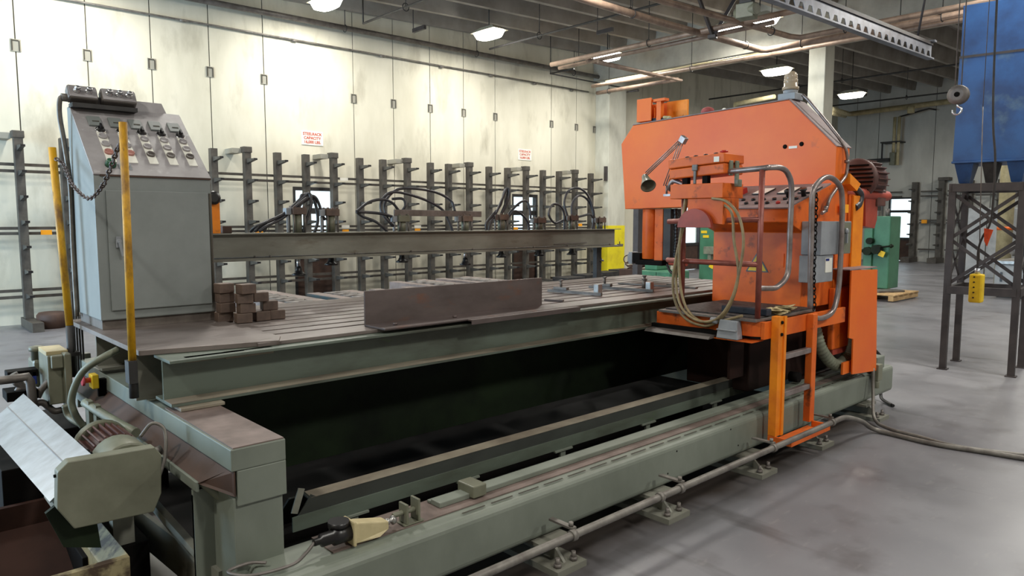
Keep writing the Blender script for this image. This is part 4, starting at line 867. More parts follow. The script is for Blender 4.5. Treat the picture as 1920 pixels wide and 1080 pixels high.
mb = MB(); mb.prism([(4.30, 2.62, .872), (4.22, 2.62, .868), (4.20, 2.62, .850), (4.30, 2.62, .855)], (0, .53, 0)); sub(pf, 'aluminium_strip', mb, 'dull')
mb = MB(); mb.box(4.30, 4.334, 2.62, 3.16, .855, .90); sub(pf, 'dark_strip', mb, 'oil')
jb = sub(pf, 'junction_box', MB().hexa([(4.26, 2.44, .86), (4.33, 2.44, .86), (4.33, 2.60, .86), (4.26, 2.60, .86)], [(4.275, 2.455, .985), (4.33, 2.455, .985), (4.33, 2.585, .985), (4.275, 2.585, .985)]), 'boxgrey', .006)
mb = MB(); mb.cyl((4.255, 2.45, .92), (4.255, 2.59, .92), .006, 8); mb.lathe((4.285, 2.605, .97), [(.02, 0), (.024, .02), (.018, .05)], 12, (0, 1, .1)); sub(jb, 'latch', mb, 'boxgrey')
sub(pf, 'bracket_plate', MB().box(4.27, 4.42, 2.34, 2.62, .852, .858), 'orange2')
# ladder
ld = sub(gs, 'ladder', MB().box(4.44, 4.50, 2.25, 2.30, .215, 1.02), 'amber', .004, label='orange access ladder with three treads')
sub(ld, 'ladder_stile', MB().box(4.50, 4.53, 2.235, 2.25, .215, 1.02).box(4.44, 4.53, 2.245, 2.252, .215, 1.02), 'amber')
sub(ld, 'ladder_stile', MB().box(4.95, 5.02, 2.25, 2.30, .215, .99), 'orange2', .004)
for z in (.735, .475): sub(ld, 'rung', MB().box(4.53, 4.95, 2.255, 2.295, z-.018, z+.018), 'railst', .004)
q0 = .205
sb_ = sub(ld, 'bottom_step', MB().box(4.44, 4.455, 2.13, 2.26, .17, .215).box(5.0, 5.02, 2.13, 2.26, .17, .215).box(4.455, 5.0, 2.13, 2.145, .17, .215).box(4.44, 4.455, 2.26, 2.30, .17, .215).box(4.45, 5.0, 2.146, 2.29, .17, .176), 'orange2', .003)
sub(sb_, 'step_nosing', MB().box(4.455, 5.0, 2.125, 2.165, .2155, .222), 'railst', .002)
sub(ld, 'ladder_bolt', MB().cyl((4.475, 2.25, .98), (4.475, 2.235, .98), .012, 6), 'oil'); sub(ld, 'ladder_bolt', MB().cyl((4.475, 2.25, .90), (4.475, 2.235, .90), .012, 6), 'oil')
# handrails
R0 = .0185
sub(gs, 'handrail_post', MB().cyl((4.37, 2.36, 1.004), (4.37, 2.36, 1.975), R0, 16), 'rubred')
sub(gs, 'handrail_post', MB().cyl((4.37, 2.95, 1.004), (4.37, 2.95, 1.96), R0, 16), 'rubred')
mb = MB(); mb.tube([(4.37, 2.62, 1.975), (4.37, 2.36, 1.985), (4.40, 2.33, 1.99), (4.50, 2.30, 1.99), (4.60, 2.30, 1.955), (4.655, 2.30, 1.86), (4.655, 2.30, 1.6), (4.655, 2.30, 1.38), (4.63, 2.30, 1.27), (4.54, 2.32, 1.205), (4.46, 2.34, 1.20), (4.38, 2.36, 1.205)], R0, 16); sub(gs, 'handrail_loop', mb, 'railst')
mb = MB(); mb.tube([(4.37, 2.36, 1.36), (4.37, 2.95, 1.36), (4.38, 3.08, 1.36), (4.42, 3.11, 1.36)], R0, 16, smooth=False); sub(gs, 'mid_rail', mb, 'rubred')
mb = MB(); mb.tube([(4.37, 2.36, 1.655), (4.37, 2.95, 1.645), (4.37, 3.08, 1.64)], R0, 16, smooth=False); sub(gs, 'upper_mid_rail', mb, 'rubred')
mb = MB(); mb.tube([(4.37, 2.95, 1.90), (4.37, 3.04, 1.93), (4.39, 3.09, 1.88), (4.5, 3.10, 1.86)], R0*.9, 12); sub(gs, 'handrail_end', mb, 'railst')
hp = [oy(1519, 578, 2.27), oy(1521, 460, 2.27), oy(1523, 370, 2.27), oy(1532, 345, 2.27), oy(1552, 332, 2.27), oy(1572, 345, 2.27), oy(1579, 375, 2.27), oy(1577, 460, 2.27), oy(1572, 540, 2.27), oy(1562, 582, 2.27), oy(1543, 596, 2.27), oy(1526, 596, 2.28)]
mb = MB(); mb.tube(hp, R0*1.05, 16); sub(gs, 'entry_rail', mb, 'railst')
# pendant control stand
pd = sub(gs, 'pedestal', MB().box(4.30, 4.56, 2.60, 3.02, 1.80, 1.90), 'orange2', .004, label='orange pedestal carrying the tilting control box')
mb = MB(); mb.prism([(4.31, 2.60, 1.62), (4.31, 2.60, 1.80), (4.31, 2.88, 1.80), (4.31, 2.88, 1.66), (4.31, 2.82, 1.64)], (.20, 0, 0)); sub(pd, 'pedestal_body', mb, 'orange2', .004)
mb = MB(); cyy, czz = 2.80, 1.60; mb.prism([(4.27, cyy+.135*math.cos(t), czz+.13*math.sin(t)) for t in [math.pi*k/16 for k in range(17)]], (.03, 0, 0)); sub(pd, 'curved_guard', mb, 'redor', .002)
TR = Euler((math.radians(-3), 0, 0)).to_matrix()
bx = sub(pd, 'control_box', MB().obox((4.43, 2.82, 1.985), (.24, .44, .07), TR), 'orange2', .008)
bl = sub(bx, 'box_lid', MB().obox((4.43, 2.82, 2.055), (.25, .45, .065), TR), 'orange2', .008)
for k, yy in enumerate([2.66, 2.72, 2.80, 2.88, 2.95]):
    sub(bl, 'push_button', MB().lathe((4.40, yy, 2.088-(yy-2.82)*.05), [(.016, 0), (.016, .014), (.012, .018)] if k else [(.012, 0), (.012, .012), (.028, .014), (.024, .026)], 12), 'redbtn' if k == 0 else 'blackp')
sub(bx, 'clamp_hook', MB().box(4.36, 4.40, 2.585, 2.60, 1.95, 2.05).box(4.42, 4.46, 2.575, 2.59, 1.88, 2.05).obox((4.44, 2.57, 1.90), (.05, .03, .05), (0, 0, 0)), 'duct', .004)
sub(bx, 'latch', MB().box(4.292, 4.306, 2.80, 2.84, 1.99, 2.03).box(4.296, 4.306, 2.81, 2.83, 1.90, 1.99), 'dull', .002)
sub(bx, 'name_plate', MB().box(4.299, 4.3035, 2.635, 2.675, 2.04, 2.075), 'white')
for yy in (2.92, 2.76): sub(bx, 'box_foot', MB().box(4.33, 4.37, yy-.02, yy+.02, 1.901, 1.955), 'oil')
# coiled cable hung on the handrail
mb = MB()
def Cc(px, py, x=4.33): return ox(px, py, x)
mb.tube([Cc(1290, 362), Cc(1284, 400), Cc(1276, 440), Cc(1270, 490), Cc(1268, 540, 4.30), Cc(1280, 580, 4.28), Cc(1310, 602, 4.27), Cc(1345, 597, 4.27), Cc(1372, 560, 4.28), Cc(1388, 500, 4.3), Cc(1394, 450, 4.3), Cc(1385, 405, 4.3), Cc(1362, 378, 4.29), Cc(1335, 372, 4.3)], .0095, 10)
cc = mb.build('coiled_cable', 'cable'); tag(cc, 'tan control cable hanging in large loops on the handrail', 'cable')
for dd in [[(1286, 365), (1279, 420), (1273, 480), (1278, 550), (1296, 590), (1330, 605), (1362, 585), (1384, 520), (1376, 450), (1372, 400), (1352, 380)],
           [(1296, 362), (1292, 400), (1275, 450), (1262, 520), (1266, 565), (1285, 597), (1320, 611), (1350, 603), (1392, 592)]]:
    mb = MB(); mb.tube([Cc(px, py, 4.30 if py > 400 else 4.325) for px, py in dd], .0095, 10); sub(cc, 'cable_loop', mb, 'cable')
# chain at the platform opening
chain('platform_chain', [oy(1531, 358, 2.25), oy(1530, 400, 2.25), oy(1528, 460, 2.25), oy(1526, 520, 2.25), oy(1527, 570, 2.25), oy(1524, 583, 2.25)], .026, .004, 'rusty chain hanging beside the ladder top', 'oil')
# binder and crumpled paper on the platform
bd = MB().box(0, .07, 0, .34, 0, .045).build('ring_binder', 'binder', bev=.006); 
a = oz(1394, 582, 1.013); bd.location = (4.62, 2.345, 1.0125); bd.rotation_euler.z = 0
bd.data.transform(Matrix.Scale(1, 4)); tag(bd, 'dark blue binder lying on the operator platform', 'binder')
bd.location = (4.46, 2.345, 1.0125); bd.rotation_euler.z = math.radians(0)
mb = MB(); random.seed(3)
for k in range(9):
    mb.obox((4.62+.03*k, 2.37+random.uniform(-.01, .03), 1.024+random.uniform(0, .02)), (.09, .10, .004), (random.uniform(-.25, .25), random.uniform(-.3, .3), random.uniform(-.4, .4)))
o = mb.build('crumpled_papers', 'paper'); tag(o, 'crumpled yellowish papers beside the binder at the ladder top', 'paper')
# swing-arm lamp
wl = thing('work_lamp', (4.45, 3.17, 1.90), 'metal swing arm work lamp clamped beside the control pedestal', 'work lamp')
L1 = [ox(1250, 348, 4.45), ox(1281, 262, 4.45), ox(1212, 328, 4.45)]
mb = MB()
for dx in (-.012, .012):
    for dz in (0, .02):
        mb.tube([L1[0]+Vector((dx, dz, 0)), L1[1]+Vector((dx, dz, 0))], .004, 6, smooth=False)
sub(wl, 'lower_arm', mb, 'railst')
mb = MB()
for dx in (-.012, .012):
    for dz in (0, .018): mb.tube([L1[1]+Vector((dx, 0, dz)), L1[2]+Vector((dx, 0, dz))], .004, 6, smooth=False)
sub(wl, 'upper_arm', mb, 'railst')
mb = MB(); mb.obox(L1[1], (.04, .05, .05), (.6, 0, 0)); sub(wl, 'elbow_joint', mb, 'railst', .004)
mb = MB(); mb.cyl(ox(1250, 348, 4.45), ox(1250, 365, 4.45), .008, 8); mb.obox(ox(1253, 366, 4.45), (.04, .06, .016), (0, 0, 0)); sub(wl, 'clamp', mb, 'railst')
ax = (ox(1212, 352, 4.40)-ox(1205, 333, 4.46)).normalized(); mb = MB(); mb.lathe(ox(1209, 331, 4.46), [(.014, -.015), (.024, 0), (.03, .04), (.055, .115), (.058, .12), (.053, .118), (.028, .045)], 18, ax); sub(wl, 'lamp_shade', mb, 'olive')
# things on top of the arm
tz = lambda y: 2.628+(2.574-2.628)*(y-2.862)/(4.452-2.862)+.0105
mb = MB(); y = ox(1327, 208, 5.78).y; mb.lathe((5.78, y, tz(y)), [(.055, 0), (.06, .02), (.05, .045), (.02, .058)], 12); o = mb.build('red_rag', 'rag', bev=.004); tag(o, 'bundled red rag lying on top of the orange arm', 'rag')
y = ox(1240, 222, 5.76).y; mb = MB(); mb.obox((5.76, y+.03, tz(y)+.016), (.05, .14, .028), (0, 0, .2)); o = mb.build('work_glove', 'binder', bev=.01); sub(o, 'glove_cuff', MB().obox((5.75, y-.075, tz(y)+.022), (.05, .075, .028), (.12, 0, .2)), 'paper', .01); tag(o, 'dark work glove with a pale cuff on top of the orange arm', 'glove')
y = ox(1357, 205, 5.85).y; o = MB().lathe((5.86, y, tz(y)), [(.03, 0), (.032, .02), (.01, .04)], 10).build('cloth_scrap', 'white'); tag(o, 'small white cloth scrap on the orange arm', 'cloth')

# ================================================================== LIMIT SWITCH, CONDUITS AND FLOOR CABLES
ls = thing('limit_switch', (1.5, 2.45, .366), 'cream limit switch with a black plug on the near end of the base beam', 'limit switch')
a = oz(672, 1012, .40); A = Vector((a.x, 2.45, .41))
mb = MB(); mb.prism([(A.x, 2.43, .372), (A.x+.11, 2.42, .372), (A.x+.16, 2.435, .385), (A.x+.16, 2.435, .42), (A.x+.02, 2.43, .455), (A.x, 2.43, .455)], (0, .06, 0)); sub(ls, 'switch_body', mb, 'paper' if 0 else 'pipey', .006)
mb = MB(); mb.box(A.x-.012, A.x, 2.415, 2.505, .368, .47); sub(ls, 'switch_flange', mb, 'pipey', .006)
mb = MB(); mb.lathe((A.x-.012, 2.46, .42), [(.036, 0), (.036, .07), (.026, .075), (.026, .12), (.014, .125), (.014, .15)], 16, (-1, 0, 0)); mb.lathe((A.x-.05, 2.47, .45), [(.042, 0), (.042, .022)], 16); sub(ls, 'plug', mb, 'blackp')
mb = MB(); mb.lathe((A.x+.16, 2.465, .405), [(.014, 0), (.014, .015), (.008, .02), (.008, .03), (.02, .034), (.018, .046)], 12, (1, 0, 0)); sub(ls, 'plunger', mb, 'steel')
mb = MB(); mb.box(A.x+.24, A.x+.34, 2.44, 2.50, .367, .375); mb.box(A.x+.25, A.x+.262, 2.44, 2.50, .375, .46); mb.box(A.x+.31, A.x+.322, 2.44, 2.50, .375, .47); mb.cyl((A.x+.20, 2.47, .42), (A.x+.33, 2.47, .42), .011, 10); o = mb.build('stop_bracket', 'olive', bev=.003); tag(o, 'small bent metal stop bracket just beside the limit switch', 'bracket')
mb = MB(); mb.tube([(A.x-.16, 2.46, .42), (A.x-.20, 2.45, .395), (A.x-.26, 2.43, .380), (A.x-.36, 2.44, .377), (A.x-.43, 2.47, .378), (A.x-.46, 2.54, .378), (A.x-.38, 2.55, .379), (A.x-.33, 2.51, .379)], .0065, 8); o = mb.build('switch_cable', 'dull'); tag(o, 'thin grey cable looping from the limit switch to the corner post', 'cable')
mb = MB(); mb.tube([(.3, 2.14, .212), (1.8, 2.14, .214), (3.4, 2.14, .216), (4.9, 2.14, .214), (5.10, 2.14, .215)], .019, 12, smooth=False)
mb2 = [Vector((5.10, 2.14, .215)), Vector((5.30, 2.14, .205)), oz(1615, 790, .12), oz(1635, 803, .04), oz(1665, 812, .018), oz(1750, 832, .018), oz(1850, 848, .018), oz(1960, 866, .018)]
o = mb.build('conduit_pipe', 'duct_tube'); tag(o, 'long grey conduit pipe running along the feet of the base', 'pipe')
for x in (.9, 2.33, 3.18, 3.0, 4.2, 5.05):
    sub(o, 'pipe_clamp', MB().lathe((x, 2.14, .214), [(.026, 0), (.026, .03)], 12, (1, 0, 0)), 'duct_tube')
for x in (2.40, 3.27, 4.28, 5.14):
    sub(o, 'clamp_bolt', MB().box(x-.05, x-.02, 2.15, 2.30, .232, .242).cyl((x-.035, 2.17, .242), (x-.035, 2.17, .262), .012, 6), 'duct_tube')
sub(o, 'flexible_end', MB().tube(mb2, .0185, 12), 'duct_tube')
mb = MB(); mb.tube([oy(1637, 690, 2.31), oy(1637, 740, 2.28), oz(1640, 785, .05), oz(1665, 803, .03), oz(1720, 818, .016), oz(1800, 838, .016), oz(1950, 857, .016)], .014, 10); o = mb.build('floor_cable', 'duct_tube'); tag(o, 'grey flexible conduit dropping from the far end of the base onto the floor', 'cable')
a = oy(1641, 690, 2.33); sub(o, 'conduit_fitting', MB().box(a.x-.06, a.x+.03, 2.28, 2.34, a.z-.10, a.z+.04).cyl((a.x-.04, 2.30, a.z-.16), (a.x-.04, 2.30, a.z-.10), .024, 12), 'olive', .005)
mb = MB(); mb.tube([(6.86, 2.6, .50), (6.93, 2.55, .44), (6.95, 2.5, .36), (6.92, 2.5, .25), (6.90, 2.48, .12), (6.84, 2.45, .03), (6.7, 2.3, .014)], .014, 10); o = mb.build('black_cable', 'blackp'); tag(o, 'black cable drooping from the far end of the base beam', 'cable')
# ================================================================== LEFT END: CHIP CONVEYOR DRIVE, CHUTE, BIN, PUMP UNIT
YG = 2.90
gp = [oy(px, py, YG) for px, py in [(108, 886), (128, 866), (290, 838), (303, 853), (303, 925), (289, 960), (140, 992), (107, 955)]]
dv = thing('conveyor_drive', (.65, 3.1, 0), 'chip conveyor drive with a chamfered grey-olive cover and finned motor', 'conveyor drive')
mb = MB(); mb.prism(gp, (0, .055, 0)); sub(dv, 'drive_cover', mb, 'olive', .004, label='flat olive-grey cover with chamfered corners')
sub(dv, 'cover_bolt', MB().cyl(gp[0]+Vector((-.008, .03, -.02)), gp[0]+Vector((.002, .03, -.02)), .006, 6), 'oil')
mc = Vector((.745, 3.32, .675)); 
mb = MB(); mb.cyl(mc+Vector((0, -.28, 0)), mc+Vector((0, -.12, 0)), .105, 22); mb.cyl(mc+Vector((.0, -.34, -.02)), mc+Vector((0, -.28, -.02)), .09, 18); sub(dv, 'gear_housing', mb, 'olive', .008)
mb = MB(); mb.cyl(mc+Vector((0, -.12, 0)), mc+Vector((0, .12, 0)), .082, 20)
for k in range(26):
    t = 2*math.pi*k/26; mb.obox(mc+Vector((math.cos(t)*.09, 0, math.sin(t)*.09)), (.03, .22, .006), (0, -t, 0))
sub(dv, 'finned_motor', mb, 'motor')
sub(dv, 'fan_cowl', MB().lathe(mc+Vector((0, .12, 0)), [(.108, -.02), (.112, .02), (.09, .05)], 22, (0, 1, 0)), 'olive')
mb = MB(); mb.lathe(mc+Vector((.12, -.2, .02)), [(.02, 0), (.02, .03)], 10, (1, 0, .3)); mb.tube([mc+Vector((.07, -.2, .10)), mc+Vector((.11, -.22, .15)), mc+Vector((.15, -.24, .12)), mc+Vector((.14, -.27, .02)), mc+Vector((.11, -.28, -.06))], .007, 8); sub(dv, 'motor_lead', mb, 'duct_tube')
mb = MB(); mb.box(.72, .80, 3.22, 3.28, .30, .58); mb.box(.50, .84, 3.0, 3.3, .55, .58); sub(dv, 'drive_support', mb, 'beam')
mb = MB(); mb.prism([(.45, 2.965, .60), (.54, 2.965, .66), (.60, 2.965, .64), (.62, 2.965, .42), (.50, 2.965, .46)], (0, .02, 0)); sub(dv, 'side_plate', mb, 'darkgreen')
# chute sheet
C = [oy(44, 738, 4.05), oy(176, 856, 3.08), oy(93, 941, 2.98)]; C.append(C[0]+C[2]-C[1])
nrm = (C[1]-C[0]).cross(C[3]-C[0]).normalized()
o = MB().prism(C, nrm*.006).build('chute_sheet', 'sheet'); tag(o, 'tilted shiny galvanised metal chute sheet at the left edge', 'metal sheet')
sub(o, 'fold_line', MB().bar(C[0].lerp(C[3], .42)-nrm*.001, C[1].lerp(C[2], .42)-nrm*.001, .006, .004), 'boxgrey')
for k in range(3): sub(o, 'bolt_head', MB().cyl(C[1].lerp(C[0], .03+.03*k)+nrm*.004-Vector((0, 0, .0)), C[1].lerp(C[0], .03+.03*k)+nrm*.02, .009, 6), 'oil')
mb = MB(); mb.box(.42, .46, 4.3, 4.36, 0, .6); mb.box(.42, .60, 3.78, 4.40, .25, .55); mb.box(.60, .85, 3.2, 4.40, .05, .30); o = mb.build('chip_conveyor', 'oil', bev=.004); tag(o, 'dark oily chip conveyor frame under the chute sheet', 'conveyor')
# chip bin
bn = thing('chip_bin', (.1, 3.4, 0), 'open rusty chip bin with flaking cream rim at the lower left', 'bin')
BZ = .40; bx0, bx1, by0, by1 = -.9, .69, 2.86, 3.75
mb = MB(); mb.box(bx0, bx1, by0, by0+.03, 0, BZ); sub(bn, 'front_side', mb, 'binrim', .002)
mb = MB(); mb.prism([(bx1, by0+.03, 0), (bx1, by0+.03, BZ), (bx1-.07, by0+.03, BZ-.06), (bx1-.07, by0+.03, 0)], (0, by1-by0-.03, 0)); sub(bn, 'right_side', mb, 'binrim', .002)
mb = MB(); mb.box(bx0, bx0+.03, by0+.03, by1, 0, BZ); sub(bn, 'left_side', mb, 'bin'); mb = MB(); mb.box(bx0+.03, bx1-.07, by1-.03, by1, 0, BZ); sub(bn, 'rear_side', mb, 'bin')
mb = MB(); mb.box(bx0+.03, bx1-.07, by0+.03, by1-.03, .02, .06); mb.hexa([(bx0+.031, by0+.031, .06), (bx1-.071, by0+.031, .06), (bx1-.071, by0+.12, .06), (bx0+.031, by0+.12, .06)], [(bx0+.031, by0+.031, .30), (bx1-.071, by0+.031, .30), (bx1-.071, by0+.04, .30), (bx0+.031, by0+.04, .30)]); sub(bn, 'bin_lining', mb, 'bin')
sub(bn, 'sloping_plate', MB().prism([(bx0+.04, 3.05, .06), (bx1-.075, 3.05, .06), (bx1-.075, 3.70, .30), (bx0+.04, 3.70, .30)], (0, 0, .006)), 'bin')
o = MB().prism([oz(-60, 872, .47), oz(-60, 855, .47), oz(30, 848, .47), oz(30, 862, .47)], (0, 0, .02)).build('pale_bar', 'boxgrey'); o.location.z = 0; tag(o, 'pale flat metal bar showing left of the chute sheet', 'metal bar')
sub(o, 'bar_support', MB().box(.12, .16, 3.6, 3.64, 0, .469), 'oil')
# hydraulic pump unit at the end
XP = .62
def px_(a, b): return ox(a, b, XP)
pu = thing('pump_unit', (.8, 4.6, 0), 'grey-green hydraulic pump unit with valves and pipes at the left end', 'pump unit')
def pbox(x0, y0, x1, y1, Yv, dep, name, m, bev=.006):
    a = oy(x0, y0, Yv); b = oy(x1, y1, Yv); return sub(pu, name, MB().box(a.x, b.x, Yv, Yv+dep, b.z, a.z), m, bev)
tk = pbox(88, 668, 128, 755, 4.45, .25, 'oil_tank', 'olive'); pbox(62, 675, 90, 725, 4.7, .18, 'side_tank', 'olive', .02); pbox(60, 697, 70, 720, 4.6, .05, 'blue_valve', 'bluep', .003)
pbox(96, 668, 120, 690, 4.42, .029, 'filter_cap', 'olive'); pbox(86, 660, 128, 668, 4.48, .22, 'tank_lid', 'pipey', .003); pbox(120, 664, 140, 775, 4.4, .1, 'upright_plate', 'olive'); pbox(140, 665, 176, 760, 4.92, .05, 'back_plate', 'beam')
a = oy(72, 660, 4.7); mb = MB(); mb.lathe((a.x, 4.74, a.z-.05), [(.03, 0), (.03, .05), (.04, .052), (.04, .075), (.02, .08)], 12); mb.tube([(a.x, 4.74, a.z), oy(90, 652, 4.7), oy(112, 655, 4.72), oy(130, 660, 4.75)], .006, 8); sub(pu, 'breather', mb, 'olive')
mb = MB(); mb.tube([oy(-20, 716, 4.4), oy(30, 710, 4.4), oy(52, 706, 4.4), oy(57, 715, 4.4), oy(60, 745, 4.42), oy(64, 765, 4.42)], .022, 10, smooth=False); sub(pu, 'handle_pipe', mb, 'dull')
mb = MB()
for q in [[(25, 700), (40, 722), (55, 735)], [(28, 715), (45, 730), (60, 742)], [(70, 745), (78, 730), (92, 715)], [(30, 740), (38, 728), (52, 728)], [(60, 760), (80, 755), (100, 770), (118, 768)]]:
    mb.tube([oy(x, y, 4.5) for x, y in q], .018, 8)
sub(pu, 'hydraulic_line', mb, 'dull')
a = oy(30, 742, 4.45); mb = MB(); mb.box(a.x-.04, a.x+.1, 4.45, 4.6, a.z-.03, a.z+.02); b = oy(35, 703, 4.6); mb.box(b.x-.05, b.x+.09, 4.6, 4.7, b.z-.02, b.z+.02); sub(pu, 'valve_block', mb, 'oil', .004)
mb = MB(); mb.box(.45, .89, 4.45, 5.0, .05, .52); mb.box(.5, .55, 4.5, 4.55, 0, .05); mb.box(.85, .9, 4.5, 4.55, 0, .05); sub(pu, 'pump_frame', mb, 'oil', .006)
for k in range(4):
    a = oy(140+k*5, 640, 4.87); mb = MB(); mb.tube([a+Vector((0, 0, .3)), a, a+Vector((.0, 0, -.20)), a+Vector((.03, 0, -.25))], .006, 6, smooth=False); sub(pu, 'copper_tube', mb, 'dark')
mb = MB(); mb.tube([oy(222, 655, 3.85), oy(190, 672, 3.85), oy(160, 692, 3.9), oy(143, 718, 3.95), oy(134, 750, 4.0), oy(140, 775, 4.0), oy(156, 800, 4.0)], .017, 10); o = mb.build('thick_hose', 'duct'); tag(o, 'thick dark olive hose arching from under the table to the pump unit', 'hose')
mb = MB(); mb.tube([oy(122, 760, 4.2), oy(128, 778, 4.2), oy(142, 790, 4.15), oy(160, 798, 4.1)], .017, 10); o = mb.build('curved_pipe', 'olive'); tag(o, 'short curved olive pipe at the foot of the pump unit', 'pipe')
es = thing('emergency_stop', (.92, 4.2, .8), 'yellow emergency stop box with a faded red mushroom button', 'emergency stop')
a = oy(169, 702, 4.3); b = oy(183, 726, 4.3); sub(es, 'yellow_housing', MB().box(a.x, b.x, 4.26, 4.34, b.z, a.z), 'yplas', .004)
q = oy(166, 713, 4.3); sub(es, 'mushroom_button', MB().lathe((a.x-.001, 4.3, q.z), [(.014, 0), (.014, .025), (.028, .028), (.026, .04)], 14, (-1, 0, 0)), 'pink')
mb = MB(); mb.box(b.x, b.x+.04, 4.28, 4.32, b.z+.02, a.z-.03); mb.box(b.x, .965, 4.29, 4.31, b.z-.05, b.z+.02); sub(es, 'mount', mb, 'oil')
mb = MB(); mb.tube([oy(160, 755, 3.9), oy(195, 778, 3.7), oy(232, 800, 3.5), oy(255, 812, 3.4)], .022, 12); o = mb.build('drive_pipe', 'duct'); tag(o, 'thick grey pipe behind the finned motor along the end beam', 'pipe')
for (px, py, Y) in [(168, 770, 3.85), (182, 778, 3.78)]:
    a = oy(px, py, Y); sub(o, 'pipe_bracket', MB().box(a.x-.01, a.x+.012, Y-.03, Y+.03, a.z-.12, a.z+.05), 'olive')

# ================================================================== BACKGROUND MACHINES
def gm(name, x0, x1, y0, y1, h, lab, extra=None):
    t = thing(name, ((x0+x1)/2, (y0+y1)/2, 0), lab, 'machine', 'green steel working machines'); b = sub(t, 'body', MB().box(x0, x1, y0, y1, .0 if not extra else .16, h), 'green', .02); return t
g = gm('green_machine', 12.0, 12.7, 8.40, 9.17, .62, 'bright green low machine seen under the saw head')
sub(g, 'tall_column', MB().box(12.2, 12.7, 8.86, 9.17, .62, 2.2), 'green', .02)
mb = MB(); mb.box(12.0-.004, 12.0, 8.72, 8.73, .05, .6); sub(g, 'panel_joint', mb, 'darkgreen')
g = gm('green_machine', 17.0, 17.8, 10.4, 10.95, 2.2, 'green machine with yellow lettering between handrail and console')
for k in range(2): sub(g, 'yellow_mark', MB().box(16.985, 16.999, 10.72-.06*k, 10.90-.06*k, 1.30-.12*k, 1.37-.12*k), 'yplas')
sub(g, 'control_head', MB().box(16.8, 16.999, 10.38, 10.7, .75, .95).box(16.85, 16.999, 10.5, 10.6, .5, .75), 'duct', .01)
q = ox(1333, 498, 16.75); sub(g, 'yellow_tag', MB().obox((16.78, q.y, q.z), (.01, .13, .14), (.4, 0, 0)), 'yplas')
g = gm('green_machine', 16.5, 17.1, 5.90, 6.42, 1.74, 'tall narrow green machine standing on a pallet right of the orange gantry', 1)
sub(g, 'side_channel', MB().box(16.43, 16.499, 6.24, 6.42, .2, 1.62), 'green', .01)
q = ox(1640, 470, 16.42)
sub(g, 'valve_cluster', MB().cyl((16.40, 6.45, .98), (16.40, 6.0, 1.02), .035, 10).cyl((16.3, 6.30, .98), (16.499, 6.30, .98), .09, 12).cyl((16.3, 6.12, 1.02), (16.499, 6.12, 1.02), .10, 12).cyl((16.35, 6.28, 1.2), (16.499, 6.28, 1.2), .07, 12), 'darkgreen')
sub(g, 'lever', MB().cyl((16.38, 6.1, 1.06), (16.38, 5.84, 1.1), .02, 8).lathe((16.38, 5.86, 1.1), [(.02, 0), (.05, .03), (.02, .08)], 10, (0, -1, 0)), 'darkgreen')
q = ox(1653, 476, 16.36); sub(g, 'yellow_tag', MB().obox((16.36, q.y, q.z), (.012, .12, .12), (.35, 0, 0)), 'yplas')
sub(g, 'top_pipe', MB().cyl((16.7, 6.05, 1.74), (16.7, 6.05, 1.9), .04, 10), 'dull'); sub(g, 'top_block', MB().box(16.6, 16.8, 6.2, 6.35, 1.74, 1.86), 'dull')
pl = thing('wooden_pallet', (16.3, 6.1, 0), 'pale wooden pallet under the green machine', 'pallet')
for k in range(5): sub(pl, 'deck_board', MB().box(15.35+.29*k, 15.57+.29*k, 5.35, 6.55, .125, .15), 'wood', .003)
for yy in (5.37, 5.9, 6.43): sub(pl, 'stringer', MB().box(15.35, 16.75, yy, yy+.1, .02, .124), 'wood', .003)
o = MB().prism([(15.6, 5.75, .155), (16.2, 5.45, .155), (16.45, 5.7, .155), (15.9, 6.1, .155)], (0, 0, .03)).build('steel_plate', 'dull'); tag(o, 'dark steel plate lying on the wooden pallet', 'steel plate')
o = MB().box(9.0, 9.12, 6.90, 7.0, 0, 2.3).build('steel_post', 'tower', bev=.004); tag(o, 'dark square steel post left of the saw head', 'post')
mb = MB(); random.seed(11)
mb.box(14.0, 14.6, 10.7, 11.3, 0, .45); ck = mb.build('scrap_box', 'brown', bev=.01); tag(ck, 'low brown crate in front of the yellow pilaster base', 'crate')
mb = MB()
for k in range(6): mb.torus((14.3, 11.0+random.uniform(-.1, .1), .49+.03*k), .22, .018, (random.uniform(-.3, .3), random.uniform(-.3, .3), 1), 16, 6)
for k in range(2): mb.torus((14.2, 10.9+.3*k, .68), .1, .014, (1, .3, 0), 14, 6)
o = mb.build('wire_coil', 'brown'); tag(o, 'tangled coil of rusty wire on the brown crate', 'wire coil')
# yellow bollard pipe in front of the pilaster
# far right dim machines behind the tower
pm = thing('pale_machine', (18, 3.9, 0), 'pale blue-grey machine cabinet seen through the tower legs', 'machine')
sub(pm, 'body', MB().box(18.0, 19.2, 3.1, 4.30, 0.1, .72), 'pale', .02); sub(pm, 'plinth', MB().box(18.05, 19.15, 3.15, 4.25, 0, .1), 'dark'); sub(pm, 'work_surface', MB().box(17.95, 19.2, 3.1, 4.32, .72, .80), 'steel', .01)
sub(pm, 'headstock', MB().box(18.2, 18.9, 3.3, 3.9, .80, 1.5), 'dark', .04); sub(pm, 'chuck', MB().lathe((18.15, 3.9, 1.05), [(.16, 0), (.16, .12), (.08, .2)], 16, (0, 1, 0)), 'steel'); sub(pm, 'door_handle', MB().box(17.98, 17.999, 4.15, 4.19, .35, .55), 'blackp')
tc = thing('tall_cabinet', (24, 6.3, 0), 'tall pale grey double cabinet far behind the tower', 'cabinet')
sub(tc, 'cabinet_body', MB().box(24, 24.8, 5.4, 6.6, 0, 2.0), 'pale', .02); sub(tc, 'door_gap', MB().box(23.99, 23.999, 5.98, 6.0, .1, 1.9), 'seam')
